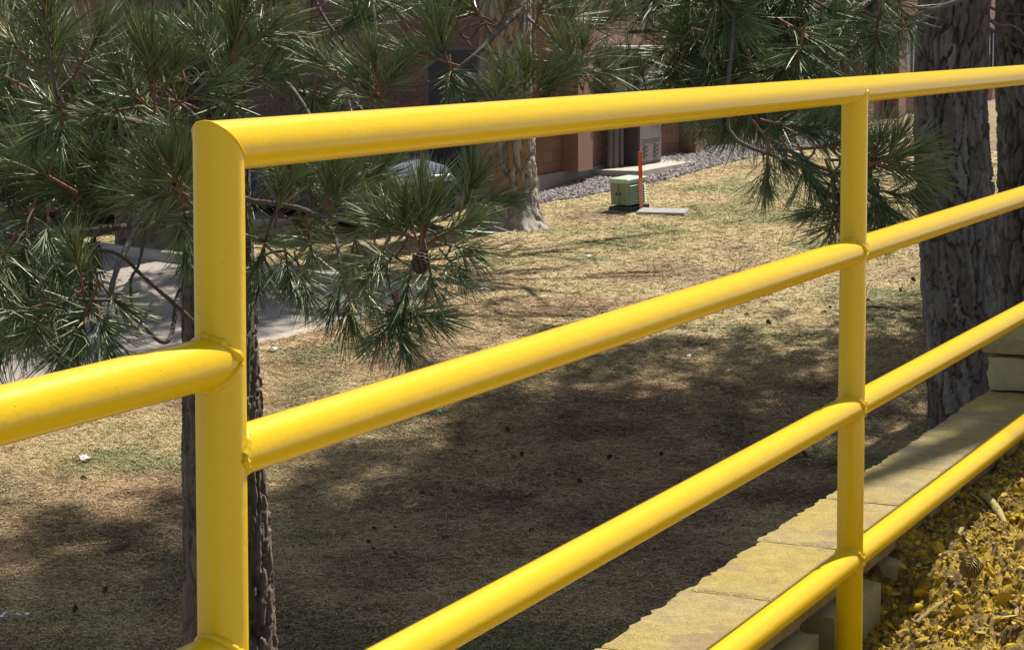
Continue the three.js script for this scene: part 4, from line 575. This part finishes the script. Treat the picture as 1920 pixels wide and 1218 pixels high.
// --- second pine, standing to the right; its limbs hang into the top of the view
const pineB = thing('pine_tree', 'dark drooping pine boughs reaching over the lawn from beside the wall step', 'pine tree', V(0, 0, 0));
{
  const TB = V(3.4, 0, -8.6), gy = groundY(TB.x, TB.z);
  part('trunk', trunkGeo([V(TB.x, gy - 0.2, TB.z), V(TB.x, gy + 2, TB.z), V(TB.x + 0.05, EY, TB.z), V(TB.x, EY + 2.5, TB.z), V(TB.x, EY + 5.5, TB.z)], [0.2, 0.18, 0.15, 0.11, 0.03], 60, 200, 0.05, 0.015, palDark, 75), barkMats.dark, pineB);
  const cr = new THREE.InstancedMesh(tufts[4], crownMat, 700), co = new THREE.Object3D(), Rc = rng(77);
  for (let i = 0; i < 700; i++) { const a = Rc() * 6.28, r = 1.15 * Math.sqrt(Rc()); co.position.set(TB.x + 0.95 + Math.cos(a) * r, EY + 3.6 + 2.6 * Rc(), TB.z - 1.5 + Math.sin(a) * r); co.rotation.set((Rc() - 0.5) * 2.5, Rc() * 6, (Rc() - 0.5) * 2.5); co.scale.setScalar(1.5); co.updateMatrix(); cr.setMatrixAt(i, co.matrix); }
  cr.name = 'crown'; cr.castShadow = true; cr.userData.kind = 'stuff'; pineB.add(cr);
  const ZT = 8.6, any = (x, y, R) => [(R() - 0.6) * 2, (R() - 0.35) * 1.5, (R() - 0.3) * 1.0], down = (x, y, R) => [-0.9 + 1.2 * R(), 0.3 + 0.7 * R(), (R() - 0.3) * 0.9];
  bough(pineB, [[2530, -200, ZT], [2150, -160, 8.6], [1800, -60, 8.3], [1550, 10, 8.1], [1330, 50, 8.0], [1180, 60, 7.9]], 0.02, 0.007, scatter(74, 1130, 1560, -60, 165, 7.6, 8.6, any, 92, 51, [1, 1, 0], (x, y) => !(x < 1250 && y > -5)), 52);
  bough(pineB, [[2530, -260, ZT], [2100, -120, 8.7], [1800, 0, 8.4], [1640, 60, 8.2], [1540, 130, 8.1], [1470, 165, 8.0]], 0.018, 0.007, scatter(66, 1330, 1700, -50, 205, 7.7, 8.7, down, 92, 53, [1, 1, 0], (x, y) => !(x > 1590 && y > 60)), 54);
  bough(pineB, [[2530, -150, ZT], [1950, -330, 8.4], [1480, -260, 7.9], [1392, -60, 7.7], [1372, 100, 7.5], [1364, 205, 7.4], [1374, 256, 7.35], [1468, 298, 7.3], [1560, 330, 7.25]], 0.014, 0.006, [[1430, 250, 0.5, 0.7, 0.3, 92, 7.4, 0, 1], [1455, 230, 0.9, 0.2, 0.2, 95, 7.4, 2, 1], [1480, 280, 0.6, 0.8, 0.4, 98, 7.3, 6, 1], [1500, 250, 0.9, -0.2, 0.2, 95, 7.4, 1, 1], [1510, 300, 0.4, 0.9, 0.3, 100, 7.3, 7, 1], [1540, 275, 0.9, -0.1, 0.2, 95, 7.3, 3, 1], [1550, 320, 0.8, 0.4, 0.3, 95, 7.25, 0, 1], [1560, 330, 0.3, 0.9, 0.3, 95, 7.25, 2, 1], [1590, 300, 0.9, 0, 0.2, 95, 7.3, 1, 1], [1540, 230, 0.8, -0.5, 0.1, 90, 7.5, 4, 1], [1480, 210, 0.7, -0.3, 0.1, 90, 7.6, 3, 1], [1440, 290, -0.1, 1, 0.3, 80, 7.3, 0, 1]], 55);
  bough(pineB, [[1560, 330, 7.25], [1610, 320, 7.2], [1652, 305, 7.15]], 0.006, 0.004, [[1655, 300, 0.9, -0.35, 0.1, 112, 7.15, 2, 0], [1665, 295, 0.5, -0.9, 0.1, 85, 7.15, 6, 2], [1650, 310, 0.9, 0.2, 0.2, 105, 7.15, 0, 0], [1640, 300, 0.2, -0.9, 0.2, 80, 7.2, 1, 0], [1630, 320, 0.2, 0.9, 0.2, 85, 7.2, 4, 1]], 56);
  bough(pineB, [[1565, 330, 7.25], [1562, 360, 7.2], [1568, 395, 7.2]], 0.006, 0.004, [[1568, 396, -0.3, 0.8, 0.4, 80, 7.2, 5, 1], [1575, 400, 0.7, 0.7, 0.3, 80, 7.2, 4, 1], [1560, 390, -0.9, 0.2, 0.2, 70, 7.2, 0, 1]], 57);
  bough(pineB, [[1600, 340, 7.25], [1625, 355, 7.2], [1640, 365, 7.2]], 0.005, 0.004, [[1645, 365, 0.6, 0.8, 0.3, 90, 7.2, 2, 1], [1650, 370, 0.1, 1, 0.2, 85, 7.2, 7, 1], [1660, 360, 0.9, 0.2, 0.2, 90, 7.2, 0, 1], [1640, 375, -0.3, 0.9, 0.3, 75, 7.2, 1, 1]], 58);
  bough(pineB, [[1370, 215, 7.4], [1345, 225, 7.4], [1321, 231, 7.4]], 0.004, 0.003, [[1320, 232, -0.3, 0.6, 0.6, 58, 7.4, 5, 1]], 59); bough(pineB, [[1372, 256, 7.4], [1400, 275, 7.4], [1443, 290, 7.4]], 0.003, 0.002, [], 60);
  bough(pineB, [[1300, 60, 8.1], [1260, 110, 8], [1240, 170, 8]], 0.007, 0.004, [[1215, 175, -0.3, -1, 0.2, 70, 8, 4, 1], [1180, 170, -0.2, -1, 0.1, 75, 8.0, 2, 1], [1260, 150, 0.7, -0.5, 0.2, 85, 8, 0, 1], [1300, 160, 0.8, 0.2, 0.2, 85, 8, 1, 1], [1290, 120, 0.5, -0.9, 0.2, 90, 8, 3, 0], [1330, 140, 0.9, 0.5, 0.2, 85, 8, 2, 1]], 61);
}
// --- big old pines on the lawn; their crowns stand above the view and shade the grass
const coarse = [0, 1].map((k) => tuftGeo(600 + k, 24, 1.5, 0.022, 0.30, 0.3));
function bigPine(label, px, py, Z, radii, seg, rows, pal, crown, seed, opts = {}) {
  const b = P(px, py, Z), gy = groundY(b.x, b.z), t = thing('pine_tree', label, 'pine tree', V(b.x, gy, b.z)), H = opts.height ?? 15, lean = opts.lean ?? 0, R = rng(seed);
  const axis = opts.axis ? [V(opts.axis[0][0] * 1, -0.25, 0), ...opts.axis.slice(1).map(([x, y]) => V(x, y, 0)), V(opts.axis.at(-1)[0], H, 0)] : [V(0, -0.25, 0), V(lean * 0.1, 1.2, 0), V(lean * 0.25, 2.6, 0), V(lean * 0.45, 4.4, 0), V(lean, H * 0.7, 0), V(lean, H, 0)];
  part('trunk', trunkGeo(axis, radii, seg, rows, opts.plate ?? 0.095, opts.depth ?? 0.075, pal, seed, opts.flare ?? 0), barkMats.dark, t);
  const N = crown.n, im = new THREE.InstancedMesh(coarse[seed % 2], crownMat, N), o = new THREE.Object3D(), limbs = [];
  const centres = []; for (let k = 0; k < crown.limbs; k++) { const a = k * 2.4 + R(), h = lerp(crown.y0, H - 1, (k + R()) / crown.limbs), r = crown.r * (0.55 + 0.5 * R()) * lerp(1, crown.flat ?? 0.35, (h - crown.y0) / (H - crown.y0)), tip = V(Math.cos(a) * r, h + 0.15 * r, Math.sin(a) * r); limbs.push(limbGeo([V(lean * 0.6, h - 0.4, 0), V(Math.cos(a) * r * 0.5, h - 0.1, Math.sin(a) * r * 0.5), tip], 0.06, 0.015, 6, 4, 0.1, k)); centres.push([a, h, r]); }
  for (let i = 0; i < N; i++) { const [a, h, r] = centres[i % centres.length], u = 0.35 + 0.75 * R(), s = 0.55 * r * 0.45; o.position.set(Math.cos(a) * r * u + (R() - 0.5) * s * 2, h + (R() - 0.4) * 0.9, Math.sin(a) * r * u + (R() - 0.5) * s * 2); o.rotation.set((R() - 0.5) * 2.4, R() * 6, (R() - 0.5) * 2.4); o.scale.setScalar(0.8 + 0.6 * R()); o.updateMatrix(); im.setMatrixAt(i, o.matrix); }
  im.name = 'crown'; im.castShadow = true; t.add(im); im.userData.kind = 'stuff'; part('limbs', merge(limbs), barkMats.twig, t).name = 'limb_whorl'; return t;
}
bigPine('thick grey pine trunk with furrowed bark standing just beyond the block wall', 1820, 700, 21, [0.385, 0.35, 0.325, 0.295, 0.245, 0.22, 0.22, 0.08], 200, 1000, palGrey, { n: 2600, limbs: 30, r: 3.6, y0: 5.4 }, 81, { height: 15, axis: [[0, 0], [0, 0.15], [-0.06, 1.1], [-0.145, 2.2], [-0.225, 3.25], [-0.21, 4.3], [-0.2, 6]] });
bigPine('pine trunk half hidden behind the thicker trunk by the wall', 1945, 600, 23, [0.40, 0.375, 0.36, 0.345, 0.32, 0.30, 0.28, 0.08], 170, 800, palGrey, { n: 2400, limbs: 28, r: 3.6, y0: 5.6 }, 82, { height: 15, axis: [[0.02, 0], [0.02, 0.15], [0, 1.1], [-0.03, 2.2], [-0.09, 3.25], [-0.11, 4.3], [-0.1, 6]] });
bigPine('old pale barked pine with flared roots near the building corner', 948, 414, 33, [0.46, 0.385, 0.37, 0.35, 0.25, 0.08], 120, 420, palOld, { n: 420, limbs: 18, r: 3.0, y0: 5.8 }, 83, { height: 14, flare: 0.32, plate: 0.11 });
bigPine('shadowed dark pine trunk rising behind the upper needles', 300, 480, 31, [0.62, 0.58, 0.56, 0.54, 0.3, 0.08], 90, 300, palDark, { n: 60, limbs: 22, r: 3.4, y0: 6 }, 84, { height: 14, plate: 0.1 });
{ const q = bigPine('tall pine beyond the trunks by the wall, its crown shading the lawn', 2015, 520, 28, [0.45, 0.42, 0.4, 0.38, 0.26, 0.08], 40, 120, palGrey, { n: 4200, limbs: 46, r: 4.6, y0: 8, flat: 0.85 }, 85, { height: 27 }); }
{ const t = scene.children.find((o) => o.userData.label === 'old pale barked pine with flared roots near the building corner'), R = rng(205);
  for (let k = 0; k < 7; k++) { const h = 5.6 + k * 0.75, l = 3.2 + 2.6 * R(), a = -0.55 + 1.1 * R(), e = V(Math.cos(a) * l, h + 0.5 * R(), Math.sin(a) * l), m = V(Math.cos(a) * l * 0.5, h + 0.35 * R(), Math.sin(a) * l * 0.5 + 0.2), g = [limbGeo([V(0, h - 0.3, 0), m, e], 0.11, 0.03, 6, 6, 0.12, k)];
    for (let q = 0; q < 5; q++) { const u = 0.3 + 0.65 * R(), p = V(0, h - 0.3, 0).lerp(e, u), b = a + (R() - 0.5) * 2; g.push(limbGeo([p, p.clone().add(V(Math.cos(b) * 0.6, 0.2 * R(), Math.sin(b) * 0.6)), p.clone().add(V(Math.cos(b) * 1.3, 0.5 * R(), Math.sin(b) * 1.2))], 0.05, 0.018, 5, 4, 0.1, q)); }
    part('dead_branch', merge(g), barkMats.grey, t); } }
// dead twigs against the two trunks
{
  const R = rng(91), host = scene.children.filter((o) => o.name.startsWith('pine_tree')), tA = host[2], tB = host[3], put = (tree, pts, Z, r0, r1, seed, m) => { const l = pts.map(([x, y, dz = 0]) => P(x, y, Z + dz).sub(tree.position)); part('dead_branch', limbGeo(l, r0, r1, 6, 6, 0.15, seed), m, tree); };
  [[[1790, -20], [1750, 5], [1700, 55], [1650, 105]], [[1780, -10], [1738, 30], [1690, 62], [1600, 95]], [[1760, 20], [1755, 45], [1725, 48]], [[1690, 60], [1660, 130], [1640, 150]], [[1700, 50], [1640, 35], [1560, 60]], [[1668, 90], [1660, 105], [1690, 108], [1705, 98]]].forEach((l, i) => put(tA, l, 20.2, 0.022, 0.008, 5 + i, i % 2 ? barkMats.grey : barkMats.twig));
  [[[1830, -10], [1845, 40], [1880, 70], [1935, 100]], [[1840, 20], [1870, 45], [1900, 48], [1930, 70]], [[1820, -20], [1870, 20], [1940, 28]], [[1800, 40], [1830, 45], [1850, 30]], [[1835, 0], [1850, 30], [1880, 60], [1900, 110]]].forEach((l, i) => put(tB, l, 21.6, 0.02, 0.008, 15 + i, i % 2 ? barkMats.grey : barkMats.twig));
}
// hanging cones on the near pine
{
  [[795, 468, 6.3, 1.15, 'open brown pine cone hanging among bright needles above the lawn'], [436, 132, 7.15, 0.7, 'brown pine cone cluster at the base of a sunlit upright tuft'], [128, 172, 6.7, 0.55, 'small grey brown cone beside the long upright shoot']].forEach(([x, y, Z, s, lb]) => { const c = single('pine_cone', coneBig, coneMat, lb, 'pine cone'); c.position.copy(P(x, y, Z)); c.rotation.set(2.7, 0.4, 0.25); c.scale.setScalar(s * 1.05); });
}
// ---------------------------------------------------------------- dry grass and needle litter
{
  const R = rng(101);
  const clump = (seed, n, L, w, rise) => { const Q = rng(seed), pos = [], idx = []; for (let i = 0; i < n; i++) { const a = Q() * 6.28, x = (Q() - 0.5) * 0.12, z = (Q() - 0.5) * 0.12, l = L * (0.6 + 0.7 * Q()), up = rise * (0.3 + Q()), curl = (Q() - 0.5) * 1.6, k0 = pos.length / 3, sx = -Math.sin(a) * w / 2, sz = Math.cos(a) * w / 2; for (let s = 0; s <= 3; s++) { const u = s / 3, b = a + curl * u, px = x + Math.cos(b) * l * u, pz = z + Math.sin(b) * l * u, py = 0.004 + up * l * (u - 0.75 * u * u) * 2, k = s === 3 ? 0.2 : 1; pos.push(px - sx * k, py, pz - sz * k, px + sx * k, py + 0.001, pz + sz * k); } for (let s = 0; s < 3; s++) { const q = k0 + s * 2; idx.push(q, q + 2, q + 1, q + 1, q + 2, q + 3); } } return buildGeo(pos, idx); };
  const field = (name, label, geo, N, y0, y1, pal, s0, s1, power, keep) => {
    const im = new THREE.InstancedMesh(geo, mat(0xffffff, 0.85), N), o = new THREE.Object3D(), zN = -G(960, y1).z, zF = -G(960, y0).z; let n = 0, guard = 0;
    while (n < N && guard++ < N * 4) {
      const Z = Math.pow(lerp(Math.pow(zN, power), Math.pow(zF, power), R()), 1 / power), x = (R() - 0.5) * 0.55 * Z, z = -Z;
      if (inPoly(x, z, lotNear) || inPoly(x, z, lotFar) || inPoly(x, z, gravelPoly) || (keep && R() > keep(x, z))) continue;
      o.position.set(x, groundY(x, z), z); o.rotation.set((R() - 0.5) * 0.2, R() * 6.28, (R() - 0.5) * 0.2); o.scale.setScalar(lerp(s0, s1, R())); o.updateMatrix(); im.setMatrixAt(n, o.matrix);
      const patch = fbm(x * 0.9 + 7, z * 0.9, 3, 333), pt = clamp((patch - 0.5) * 2.2 + 0.5 + (R() - 0.5) * 0.5) * (pal.length - 1), i = Math.min(pal.length - 2, Math.floor(pt)), c = mix3(pal[i], pal[i + 1], pt - i), k = 0.85 + 0.3 * R(); im.setColorAt(n, lin(c[0] * k, c[1] * k, c[2] * k)); n++;
    }
    im.count = n; im.name = name; im.castShadow = im.receiveShadow = true; scene.add(im); tag(im, label, 'grass', null, 'stuff');
  };
  const straw = [[0.27, 0.265, 0.10], [0.46, 0.37, 0.18], [0.59, 0.465, 0.245], [0.52, 0.395, 0.21], [0.33, 0.235, 0.13]];
  const litter = [[0.14, 0.078, 0.042], [0.32, 0.185, 0.095], [0.46, 0.29, 0.15], [0.19, 0.105, 0.055]];
  field('dry_grass', 'short straw coloured dormant grass covering the lawn', clump(1, 24, 0.06, 0.0036, 0.45), 105000, 660, 1300, straw, 0.8, 1.3, 1.2);
  field('distant_dry_grass', 'short pale dormant grass on the upper lawn by the building', clump(2, 22, 0.07, 0.0055, 0.32), 110000, 285, 680, straw, 0.9, 1.5, 1.4);
  field('needle_litter', 'fallen brown pine needles matted over the grass under the trees', clump(3, 16, 0.12, 0.0030, 0.2), 76000, 560, 1300, litter, 0.8, 1.3, 1.2, (x, z) => smooth(0.35, 0.6, fbm(x * 0.5 + 3, z * 0.5, 3, 334)) * 0.9 + 0.1);
}
renderer.render(scene, camera);
